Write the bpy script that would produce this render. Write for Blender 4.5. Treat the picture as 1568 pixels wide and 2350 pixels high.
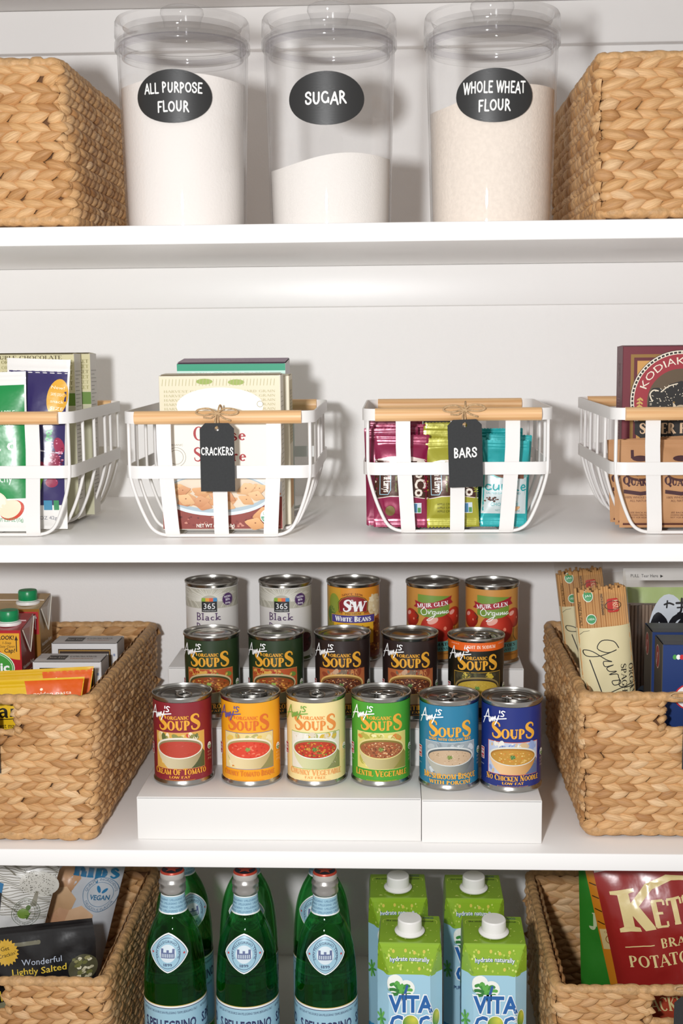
import bpy, bmesh, math, random
from mathutils import Vector, Matrix, noise
from mathutils.geometry import tessellate_polygon
PI = math.pi
sin, cos = math.sin, math.cos
rnd = random.Random(7)
for o in list(bpy.data.objects):
    bpy.data.objects.remove(o)
SC = bpy.context.scene
COL = SC.collection

# ------------------------------------------------------------------ camera
cam_d = bpy.data.cameras.new('camera')
cam_d.sensor_fit = 'VERTICAL'
cam_d.sensor_height = 36.0
cam_d.sensor_width = 24.0
cam_d.lens = 2958.5 * 36.0 / 2350.0
cam_d.clip_start = 0.05
cam = bpy.data.objects.new('camera', cam_d)
COL.objects.link(cam)
RX, RY, RZ = (0.99905797, 0.04244309, -0.00904179), (0.00336938, 0.13186086, 0.99126251), (-0.0432645, 0.99035918, -0.13159363)
cam.matrix_world = Matrix(((RX[0], RY[0], -RZ[0], 0.0), (RX[1], RY[1], -RZ[1], -1.46301),
                           (RX[2], RY[2], -RZ[2], 0.23191), (0, 0, 0, 1)))
cam_d.dof.use_dof = True
cam_d.dof.focus_distance = 1.62
cam_d.dof.aperture_fstop = 7.1
SC.camera = cam

# ------------------------------------------------------------------ world, flash, exposure
w = bpy.data.worlds.new('room_ambient')
SC.world = w
w.use_nodes = True
w.node_tree.nodes['Background'].inputs[0].default_value = (1.0, 0.955, 0.915, 1)
w.node_tree.nodes['Background'].inputs[1].default_value = 0.46
fl = bpy.data.lights.new('camera_flash', 'AREA')
fl.shape = 'DISK'
fl.size = 0.085
fl.energy = 20.5
fl.color = (0.985, 0.99, 1.0)
flo = bpy.data.objects.new('camera_flash', fl)
COL.objects.link(flo)
flo.location = (-0.21, -1.42, 0.275)
flo.rotation_euler = (Vector((0.0, 0.3, 0.12)) - flo.location).to_track_quat('-Z', 'Y').to_euler()
vs = SC.view_settings
vs.view_transform = 'Standard'
vs.look = 'None'
vs.exposure = 0.0
vs.gamma = 1.0
vs.use_curve_mapping = False
SC.cycles.max_bounces = 12
SC.cycles.diffuse_bounces = 7
SC.cycles.glossy_bounces = 4
SC.cycles.transmission_bounces = 8
SC.cycles.transparent_max_bounces = 16
SC.cycles.caustics_refractive = False
SC.cycles.caustics_reflective = False
SC.cycles.sample_clamp_indirect = 4.0

# ------------------------------------------------------------------ helpers
def lin(c):
    c /= 255.0
    return c / 12.92 if c <= 0.04045 else ((c + 0.055) / 1.055) ** 2.4
def hx(h, k=1.0):
    if not isinstance(h, str):
        return h
    h = h.lstrip('#')
    return (lin(int(h[0:2], 16)) * k, lin(int(h[2:4], 16)) * k, lin(int(h[4:6], 16)) * k, 1.0)
def mixc(a, b, t):
    a, b = hx(a), hx(b)
    return tuple(a[i] * (1 - t) + b[i] * t for i in range(3)) + (1.0,)
def tag(o, label=None, cat=None, group=None, kind=None):
    if label: o['label'] = label
    if cat: o['category'] = cat
    if group: o['group'] = group
    if kind: o['kind'] = kind
    return o
def empty(name, loc, rz=0.0, label=None, cat=None, group=None):
    o = bpy.data.objects.new(name, None)
    COL.objects.link(o)
    o.location = loc
    o.rotation_euler = (0, 0, rz)
    o.empty_display_size = 0.02
    return tag(o, label, cat, group)

MATS = {}
def nmat(name):
    m = bpy.data.materials.new(name)
    m.use_nodes = True
    nt = m.node_tree
    return m, nt, nt.nodes['Principled BSDF']
def mat(name, color='#ffffff', rough=0.5, metal=0.0, spec=0.5, bump=0.0, bscale=200.0, var=0.0, vscale=30.0, stretch=(1, 1, 1), coat=0.0, sheen=0.0):
    if name in MATS: return MATS[name]
    m, nt, b = nmat(name)
    c = hx(color)
    b.inputs['Base Color'].default_value = c
    b.inputs['Roughness'].default_value = rough
    b.inputs['Metallic'].default_value = metal
    b.inputs['Specular IOR Level'].default_value = spec
    b.inputs['Coat Weight'].default_value = coat
    tc = nt.nodes.new('ShaderNodeTexCoord')
    mp = nt.nodes.new('ShaderNodeMapping')
    mp.inputs['Scale'].default_value = stretch
    nt.links.new(tc.outputs['Object'], mp.inputs[0])
    if var:
        n = nt.nodes.new('ShaderNodeTexNoise')
        n.inputs['Scale'].default_value = vscale
        n.inputs['Detail'].default_value = 4
        nt.links.new(mp.outputs[0], n.inputs['Vector'])
        r = nt.nodes.new('ShaderNodeValToRGB')
        r.color_ramp.elements[0].position = 0.3
        r.color_ramp.elements[1].position = 0.7
        r.color_ramp.elements[0].color = tuple(x * (1 - var) for x in c[:3]) + (1,)
        r.color_ramp.elements[1].color = tuple(min(1, x * (1 + var * 0.5)) for x in c[:3]) + (1,)
        nt.links.new(n.outputs[0], r.inputs[0])
        nt.links.new(r.outputs[0], b.inputs['Base Color'])
    if bump:
        n2 = nt.nodes.new('ShaderNodeTexNoise')
        n2.inputs['Scale'].default_value = bscale
        n2.inputs['Detail'].default_value = 3
        nt.links.new(mp.outputs[0], n2.inputs['Vector'])
        bp = nt.nodes.new('ShaderNodeBump')
        bp.inputs['Strength'].default_value = bump
        bp.inputs['Distance'].default_value = 0.002
        nt.links.new(n2.outputs[0], bp.inputs['Height'])
        nt.links.new(bp.outputs[0], b.inputs['Normal'])
    MATS[name] = m
    return m
def mat_print(name, rough=0.5, coat=0.0, metal=0.0, spec=0.5, bump=0.0, bscale=60.0):
    """ink on paper or film: colour comes from the print's own colour attribute"""
    if name in MATS: return MATS[name]
    m, nt, b = nmat(name)
    a = nt.nodes.new('ShaderNodeAttribute')
    a.attribute_name = 'Col'
    nt.links.new(a.outputs['Color'], b.inputs['Base Color'])
    b.inputs['Roughness'].default_value = rough
    b.inputs['Coat Weight'].default_value = coat
    b.inputs['Coat Roughness'].default_value = 0.2
    b.inputs['Metallic'].default_value = metal
    b.inputs['Specular IOR Level'].default_value = spec
    if bump:
        tc = nt.nodes.new('ShaderNodeTexCoord')
        n2 = nt.nodes.new('ShaderNodeTexNoise')
        n2.inputs['Scale'].default_value = bscale
        n2.inputs['Detail'].default_value = 3
        nt.links.new(tc.outputs['Object'], n2.inputs['Vector'])
        bp = nt.nodes.new('ShaderNodeBump')
        bp.inputs['Strength'].default_value = bump
        bp.inputs['Distance'].default_value = 0.003
        nt.links.new(n2.outputs[0], bp.inputs['Height'])
        nt.links.new(bp.outputs[0], b.inputs['Normal'])
    MATS[name] = m
    return m
def mat_clear(name, tint='#f4f2f4', rough=0.04, refl=1.0, edge='#c9c4cc', edge_amt=0.55, blend=0.35):
    """thin clear plastic: mostly see-through, Fresnel reflection, denser where it is seen edge-on"""
    if name in MATS: return MATS[name]
    m = bpy.data.materials.new(name)
    m.use_nodes = True
    nt = m.node_tree
    nt.nodes.clear()
    out = nt.nodes.new('ShaderNodeOutputMaterial')
    tr = nt.nodes.new('ShaderNodeBsdfTransparent')
    tr.inputs[0].default_value = hx(tint)
    df = nt.nodes.new('ShaderNodeBsdfDiffuse')
    df.inputs[0].default_value = hx(edge)
    lw = nt.nodes.new('ShaderNodeLayerWeight')
    lw.inputs[0].default_value = blend
    pw = nt.nodes.new('ShaderNodeMath'); pw.operation = 'POWER'; pw.inputs[1].default_value = 3.0
    ml = nt.nodes.new('ShaderNodeMath'); ml.operation = 'MULTIPLY'; ml.inputs[1].default_value = edge_amt
    nt.links.new(lw.outputs['Facing'], pw.inputs[0])
    nt.links.new(pw.outputs[0], ml.inputs[0])
    m1 = nt.nodes.new('ShaderNodeMixShader')
    nt.links.new(ml.outputs[0], m1.inputs[0])
    nt.links.new(tr.outputs[0], m1.inputs[1])
    nt.links.new(df.outputs[0], m1.inputs[2])
    gl = nt.nodes.new('ShaderNodeBsdfGlossy')
    gl.inputs['Roughness'].default_value = rough
    l2 = nt.nodes.new('ShaderNodeLayerWeight')
    l2.inputs[0].default_value = 0.5
    p5 = nt.nodes.new('ShaderNodeMath'); p5.operation = 'POWER'; p5.inputs[1].default_value = 5.0
    nt.links.new(l2.outputs['Facing'], p5.inputs[0])
    mf = nt.nodes.new('ShaderNodeMath'); mf.operation = 'MULTIPLY_ADD'; mf.inputs[1].default_value = 0.8 * refl; mf.inputs[2].default_value = 0.035 * refl
    nt.links.new(p5.outputs[0], mf.inputs[0])
    m2 = nt.nodes.new('ShaderNodeMixShader')
    nt.links.new(mf.outputs[0], m2.inputs[0])
    nt.links.new(m1.outputs[0], m2.inputs[1])
    nt.links.new(gl.outputs[0], m2.inputs[2])
    nt.links.new(m2.outputs[0], out.inputs[0])
    MATS[name] = m
    return m

def link(name, me, parent=None, loc=None):
    o = bpy.data.objects.new(name, me)
    COL.objects.link(o)
    if parent is not None: o.parent = parent
    if loc is not None: o.location = loc
    return o
class MB:
    """collects faces of one part, then links them as one mesh object"""
    def __init__(s):
        s.v, s.f, s.c, s.m = [], [], [], []
    def face(s, idx, c=None, m=0):
        s.f.append(tuple(idx)); s.c.append(c); s.m.append(m)
    def add(s, pts, faces, c=None, m=0):
        b = len(s.v)
        s.v += [tuple(p) for p in pts]
        for f in faces: s.face([b + i for i in f], c, m)
    def box(s, x0, y0, z0, x1, y1, z1, c=None, m=0):
        s.add([(x0, y0, z0), (x1, y0, z0), (x1, y1, z0), (x0, y1, z0), (x0, y0, z1), (x1, y0, z1), (x1, y1, z1), (x0, y1, z1)],
              [(0, 3, 2, 1), (4, 5, 6, 7), (0, 1, 5, 4), (1, 2, 6, 5), (2, 3, 7, 6), (3, 0, 4, 7)], c, m)
    def rbox(s, x0, y0, z0, x1, y1, z1, r, seg=2, c=None, m=0):
        bm = bmesh.new()
        bmesh.ops.create_cube(bm, size=1.0)
        for v in bm.verts:
            v.co = Vector((x0 + (v.co.x + .5) * (x1 - x0), y0 + (v.co.y + .5) * (y1 - y0), z0 + (v.co.z + .5) * (z1 - z0)))
        bmesh.ops.bevel(bm, geom=list(bm.edges), offset=r, segments=seg, profile=0.5, affect='EDGES')
        bm.verts.index_update()
        s.add([v.co for v in bm.verts], [[v.index for v in f.verts] for f in bm.faces], c, m)
        bm.free()
    def lathe(s, prof, n=48, c=None, m=0, cx=0, cy=0, cap0=False, cap1=False, a0=0.0, a1=2 * PI):
        b = len(s.v)
        full = abs(a1 - a0 - 2 * PI) < 1e-6
        k = n if full else n + 1
        for r, z in prof:
            for i in range(k):
                a = a0 + (a1 - a0) * i / n
                s.v.append((cx + r * sin(a), cy - r * cos(a), z))
        for j in range(len(prof) - 1):
            for i in range(n):
                i2 = (i + 1) % k
                s.face((b + j * k + i, b + j * k + i2, b + (j + 1) * k + i2, b + (j + 1) * k + i), c, m)
        if cap0: s.face([b + i for i in range(k)][::-1], c, m)
        if cap1: s.face([b + (len(prof) - 1) * k + i for i in range(k)], c, m)
    def tube(s, path, r, n=8, closed=False, c=None, m=0, flat=1.0, up=(0, 0, 1)):
        P = [Vector(p) for p in path]
        b = len(s.v); L = len(P)
        prev = None
        for i in range(L):
            t = (P[(i + 1) % L] - P[i - 1]) if closed else (P[min(i + 1, L - 1)] - P[max(i - 1, 0)])
            if t.length < 1e-9: t = Vector((0, 0, 1))
            t.normalize()
            u = Vector(up)
            if prev is not None: u = prev
            if abs(t.dot(u)) > 0.98: u = Vector((1, 0, 0)) if abs(t.x) < 0.9 else Vector((0, 1, 0))
            nrm = (u - t * u.dot(t)).normalized()
            prev = nrm
            bi = t.cross(nrm)
            rr = r(i / max(1, L - 1)) if callable(r) else r
            for k in range(n):
                a = 2 * PI * k / n
                s.v.append(tuple(P[i] + nrm * (cos(a) * rr) + bi * (sin(a) * rr * flat)))
        for i in range(L if closed else L - 1):
            j = (i + 1) % L
            for k in range(n):
                k2 = (k + 1) % n
                s.face((b + i * n + k, b + i * n + k2, b + j * n + k2, b + j * n + k), c, m)
        if not closed:
            s.face([b + k for k in range(n)][::-1], c, m)
            s.face([b + (L - 1) * n + k for k in range(n)], c, m)
    def grid(s, fn, nu, nv, c=None, m=0, closed_u=False, flip=False):
        b = len(s.v)
        ku = nu if closed_u else nu + 1
        for j in range(nv + 1):
            for i in range(ku):
                s.v.append(tuple(fn(i / nu, j / nv)))
        for j in range(nv):
            for i in range(nu):
                i2 = (i + 1) % ku
                f = (b + j * ku + i, b + j * ku + i2, b + (j + 1) * ku + i2, b + (j + 1) * ku + i)
                s.face(f[::-1] if flip else f, c, m)
    def strip(s, path, width_dir, width, thick_dir, thick, c=None, m=0, closed=False):
        """flat band swept along a path; directions may be functions of the index"""
        b = len(s.v); L = len(path)
        for i, p in enumerate(path):
            p = Vector(p)
            wd = Vector(width_dir(i) if callable(width_dir) else width_dir)
            td = Vector(thick_dir(i) if callable(thick_dir) else thick_dir)
            for a, e in ((-1, -1), (1, -1), (1, 1), (-1, 1)):
                s.v.append(tuple(p + wd * (a * width / 2) + td * (e * thick / 2)))
        for i in range(L if closed else L - 1):
            j = (i + 1) % L
            for k in range(4):
                k2 = (k + 1) % 4
                s.face((b + i * 4 + k, b + i * 4 + k2, b + j * 4 + k2, b + j * 4 + k), c, m)
        if not closed:
            s.face((b + 3, b + 2, b + 1, b)); s.face([b + (L - 1) * 4 + k for k in range(4)])
    def mesh(s, name, mats, smooth=False, recalc=True):
        me = bpy.data.meshes.new(name)
        me.from_pydata(s.v, [], s.f)
        for mm in (mats if isinstance(mats, (list, tuple)) else [mats]): me.materials.append(mm)
        if any(s.m): me.polygons.foreach_set('material_index', s.m)
        if any(c is not None for c in s.c):
            at = me.color_attributes.new('Col', 'FLOAT_COLOR', 'CORNER')
            buf = []
            for p in me.polygons:
                c = s.c[p.index] or (1, 1, 1, 1)
                if isinstance(c, list):
                    for q in range(p.loop_total): buf += c[q]
                else:
                    buf += list(c) * p.loop_total
            at.data.foreach_set('color', buf)
        if recalc:
            bm = bmesh.new(); bm.from_mesh(me)
            bmesh.ops.recalc_face_normals(bm, faces=bm.faces)
            bm.to_mesh(me); bm.free()
        if smooth:
            if smooth is True: me.shade_smooth()
            else:
                me.shade_smooth()
                me.set_sharp_from_angle(angle=smooth)
        me.update()
        return me
    def build(s, name, mats, parent=None, smooth=False, loc=None, recalc=True):
        return link(name, s.mesh(name, mats, smooth, recalc), parent, loc)

# ------------------------------------------------------------------ lettering
T_, t_ = 0.19, 0.07
GLY = {
'A': (.76, 'L .04 0 .37 1 t|L .37 1 .72 0 T|L .16 .34 .58 .34 t|s .04 0|s .72 0'),
'B': (.66, 'L .14 0 .14 1 T|E .30 .75 .24 .25 -90 90|L .06 1 .30 1 t|L .14 .5 .32 .5 t|E .32 .25 .27 .25 -90 90|L .06 0 .32 0 t'),
'C': (.76, 'E .42 .5 .37 .5 48 312|b .68 .66 .68 .96'),
'D': (.78, 'L .14 0 .14 1 T|E .30 .5 .40 .5 -90 90|L .06 1 .30 1 t|L .06 0 .30 0 t'),
'E': (.66, 'L .14 0 .14 1 T|L .06 1 .58 1 t|L .14 .52 .48 .52 t|L .06 0 .60 0 t|b .58 .82 .58 1|b .60 0 .60 .2'),
'F': (.62, 'L .14 0 .14 1 T|L .06 1 .58 1 t|L .14 .52 .46 .52 t|b .58 .8 .58 1|s .14 0'),
'G': (.82, 'E .42 .5 .37 .5 48 330|L .70 .06 .70 .42 T|s .70 .42|b .68 .70 .68 .96'),
'H': (.80, 'L .14 0 .14 1 T|L .64 0 .64 1 T|L .14 .5 .64 .5 t|s .14 0|s .14 1|s .64 0|s .64 1'),
'I': (.32, 'L .16 0 .16 1 T|s .16 0|s .16 1'),
'J': (.46, 'L .30 .2 .30 1 T|E .16 .2 .14 .2 180 360|s .30 1'),
'K': (.76, 'L .14 0 .14 1 T|L .62 1 .16 .42 t|L .28 .55 .70 0 T|s .14 0|s .14 1|s .62 1|s .70 0'),
'L': (.60, 'L .14 0 .14 1 T|L .06 0 .56 0 t|b .56 0 .56 .26|s .14 1'),
'M': (.98, 'L .12 0 .12 1 t|L .12 1 .48 .04 T|L .48 .04 .84 1 t|L .84 0 .84 1 T|s .12 0|s .84 0|s .12 1|s .84 1'),
'N': (.80, 'L .12 0 .12 1 t|L .12 1 .66 0 T|L .66 0 .66 1 t|s .12 0|s .66 1|s .12 1'),
'O': (.86, 'E .43 .5 .38 .5 0 360'),
'P': (.64, 'L .14 0 .14 1 T|E .30 .73 .27 .27 -90 90|L .06 1 .30 1 t|L .14 .46 .30 .46 t|s .14 0'),
'Q': (.86, 'E .43 .5 .38 .5 0 360|L .45 .18 .80 -.16 T'),
'R': (.74, 'L .14 0 .14 1 T|E .30 .74 .26 .26 -90 90|L .06 1 .30 1 t|L .14 .48 .30 .48 t|L .32 .48 .68 0 T|s .14 0|s .68 0'),
'S': (.64, 'C .56 .74 .07 .53 .90 .08 .34 .99 .09 .13 .88 .14 .13 .68 .18 .33 .53 .2 .54 .36 .19 .55 .15 .14 .35 .01 .09 .12 .08 .08 .07 .28 .07'),
'T': (.70, 'L .35 0 .35 1 T|L .04 1 .66 1 t|b .04 .78 .04 1|b .66 .78 .66 1|s .35 0'),
'U': (.80, 'L .14 .3 .14 1 T|E .39 .3 .25 .29 180 360|L .64 .3 .64 1 t|s .14 1|s .64 1'),
'V': (.74, 'L .04 1 .37 0 T|L .37 0 .70 1 t|s .04 1|s .70 1'),
'W': (1.04, 'L .04 1 .29 0 T|L .29 0 .52 1 t|L .52 1 .75 0 T|L .75 0 1.0 1 t|s .04 1|s 1.0 1'),
'X': (.72, 'L .06 1 .66 0 T|L .66 1 .06 0 t|s .06 0|s .66 1'),
'Y': (.70, 'L .04 1 .35 .45 T|L .66 1 .35 .45 t|L .35 0 .35 .45 T|s .35 0|s .04 1|s .66 1'),
'Z': (.64, 'L .08 1 .56 1 t|L .56 1 .08 0 T|L .08 0 .58 0 t'),
'&': (.8, 'C .74 .02 .15 .5 .3 .17 .2 .8 .1 .34 .98 .09 .46 .8 .1 .2 .5 .15 .08 .22 .16 .3 .0 .09 .56 .12 .07 .68 .45 .06'),
'a': (.60, 'C .12 .44 .08 .3 .51 .1 .44 .38 .16 .44 .04 .16 .54 .0 .08|C .44 .30 .07 .18 .26 .12 .12 .12 .14 .24 .0 .09 .44 .14 .07'),
'b': (.60, 'L .14 0 .14 1 T|E .30 .25 .22 .25 0 360'),
'c': (.54, 'E .30 .25 .23 .25 45 315'),
'd': (.60, 'L .46 0 .46 1 T|E .28 .25 .22 .25 0 360'),
'e': (.56, 'E .30 .25 .23 .25 0 318|L .08 .28 .52 .28 t'),
'f': (.40, 'C .4 .92 .1 .28 .98 .1 .18 .8 .16 .18 0 .16|L .04 .5 .36 .5 t|s .18 0'),
'g': (.60, 'E .28 .27 .20 .23 0 360|C .48 .5 .15 .48 0 .16 .4 -.2 .12 .2 -.25 .09 .08 -.14 .08'),
'h': (.64, 'L .14 0 .14 1 T|E .32 .3 .18 .2 0 180|L .50 0 .50 .3 T|s .14 0|s .50 0'),
'i': (.30, 'L .14 0 .14 .5 T|s .14 0|L .14 .68 .14 .78 T'),
'k': (.62, 'L .14 0 .14 1 T|L .50 .5 .16 .2 t|L .24 .28 .54 0 T|s .14 0|s .54 0|s .50 .5|s .14 1'),
'l': (.30, 'L .14 0 .14 1 T|s .14 0|s .10 1'),
'm': (.94, 'L .14 0 .14 .5 T|E .30 .3 .16 .2 0 180|L .46 0 .46 .3 T|E .62 .3 .16 .2 0 180|L .78 0 .78 .3 T|s .14 0|s .46 0|s .78 0'),
'n': (.64, 'L .14 0 .14 .5 T|E .32 .3 .18 .2 0 180|L .50 0 .50 .3 T|s .14 0|s .50 0|s .10 .5'),
'o': (.60, 'E .30 .25 .23 .25 0 360'),
'p': (.60, 'L .14 -.3 .14 .5 T|E .30 .25 .22 .25 0 360|s .14 -.3'),
'r': (.46, 'L .14 0 .14 .5 T|C .14 .3 .08 .26 .48 .1 .42 .44 .13|s .14 0'),
's': (.48, 'C .40 .38 .06 .24 .51 .08 .11 .4 .12 .26 .27 .14 .42 .13 .12 .26 0 .08 .08 .1 .06'),
't': (.42, 'C .16 .72 .1 .16 .12 .16 .26 0 .11 .4 .06 .06|L .02 .5 .38 .5 t'),
'u': (.62, 'L .12 .2 .12 .5 T|E .30 .2 .18 .2 180 360|L .48 0 .48 .5 T'),
'v': (.56, 'L .06 .5 .28 0 T|L .28 0 .5 .5 t'),
'w': (.82, 'L .06 .5 .24 0 T|L .24 0 .41 .5 t|L .41 .5 .58 0 T|L .58 0 .76 .5 t'),
'y': (.58, 'L .08 .5 .30 .02 T|L .52 .5 .22 -.25 t'),
"'": (.22, 'L .10 .75 .12 1 T'), '.': (.26, 'L .1 .03 .1 .1 T'), '-': (.4, 'L .06 .36 .34 .36 T'), ' ': (.36, ''),
'1': (.4, 'L .2 0 .2 1 T|L .2 1 .06 .82 t'), '8': (.6, 'E .3 .74 .2 .25 0 360|E .3 .26 .24 .26 0 360'),
'9': (.6, 'E .3 .7 .23 .28 0 360|C .53 .7 .16 .5 .25 .14 .2 0 .1'), '0': (.64, 'E .32 .5 .27 .5 0 360'), '%': (.8, 'E .2 .75 .14 .2 0 360|E .6 .25 .14 .2 0 360|L .66 1 .14 0 t'),
'5': (.58, 'L .14 1 .5 1 T|L .14 1 .12 .55 t|C .12 .55 .08 .35 .64 .12 .52 .34 .18 .36 .03 .12 .08 .08 .08'),
'3': (.58, 'C .1 .88 .08 .3 1 .1 .48 .8 .17 .3 .53 .1 .5 .28 .18 .3 0 .1 .06 .12 .08'),
'6': (.6, 'E .3 .3 .23 .3 0 360|C .46 .98 .1 .18 .75 .14 .07 .35 .17'),
}
def catmull(pts, n=6):
    out = []
    L = len(pts)
    for i in range(L - 1):
        p0, p1, p2, p3 = pts[max(i - 1, 0)], pts[i], pts[i + 1], pts[min(i + 2, L - 1)]
        for k in range(n):
            t = k / n
            out.append(tuple(0.5 * (2 * b + (c - a) * t + (2 * a - 5 * b + 4 * c - d) * t * t + (3 * b - a - 3 * c + d) * t ** 3)
                             for a, b, c, d in zip(p0, p1, p2, p3)))
    out.append(tuple(pts[-1]))
    return out
def glyph(ch, style):
    """strokes of a letter as lists of (x, y, width)"""
    wd, src = GLY[ch]
    con = {'marker': 0.17, 'slab': 0.12, 'thin': 0.07}.get(style)
    heavy = 1.35 if style == 'bold' else 1.0
    out = []
    for s in src.split('|'):
        p = s.split()
        if not p: continue
        k = p[0]
        if k in 'Lb':
            x0, y0, x1, y1 = map(float, p[1:5])
            if k == 'b' and con and style != 'slab': continue
            wv = con or ((T_ if (len(p) > 5 and p[5] == 'T') else t_) * heavy)
            if con and style == 'marker' and k == 'L' and y0 == y1 and x0 == .06: x0 = .14
            out.append([(x0, y0, wv), (x1, y1, wv)])
        elif k == 'E':
            cx, cy, rx, ry, a0, a1 = map(float, p[1:7])
            n = max(6, int(abs(a1 - a0) / 18))
            q = []
            for i in range(n + 1):
                a = math.radians(a0 + (a1 - a0) * i / n)
                wv = con or (t_ + (T_ - t_) * abs(cos(a)) ** 1.4) * heavy
                q.append((cx + (rx - wv * .3) * cos(a), cy + (ry - wv * .3) * sin(a), wv))
            out.append(q)
        elif k == 'C':
            v = list(map(float, p[1:]))
            pts = [(v[i], v[i + 1], con or v[i + 2] * heavy) for i in range(0, len(v), 3)]
            out.append(catmull(pts, 4))
        elif k == 's' and (not con or style == 'slab'):
            x, y = float(p[1]), float(p[2])
            wv = con or t_ * heavy
            yy = y + (wv / 2 if y <= 0.01 else -wv / 2)
            out.append([(x - .15, yy, wv), (x + .15, yy, wv)])
    return wd, out
FONTCACHE = {}
def sans_tris(txt, bold):
    key = (txt, bold)
    if key in FONTCACHE: return FONTCACHE[key]
    cu = bpy.data.curves.new('lettering', 'FONT')
    cu.body = txt
    cu.resolution_u = 2
    cu.offset = bold
    ob = bpy.data.objects.new('lettering', cu)
    me = ob.to_mesh()
    me.calc_loop_triangles()
    V = [(v.co.x, v.co.y) for v in me.vertices]
    tr = [tuple(V[i] for i in t.vertices) for t in me.loop_triangles]
    ob.to_mesh_clear()
    bpy.data.objects.remove(ob)
    bpy.data.curves.remove(cu)
    k = 1 / 0.70
    tr = [tuple((x * k, y * k) for x, y in t) for t in tr]
    FONTCACHE[key] = tr
    return tr

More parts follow.
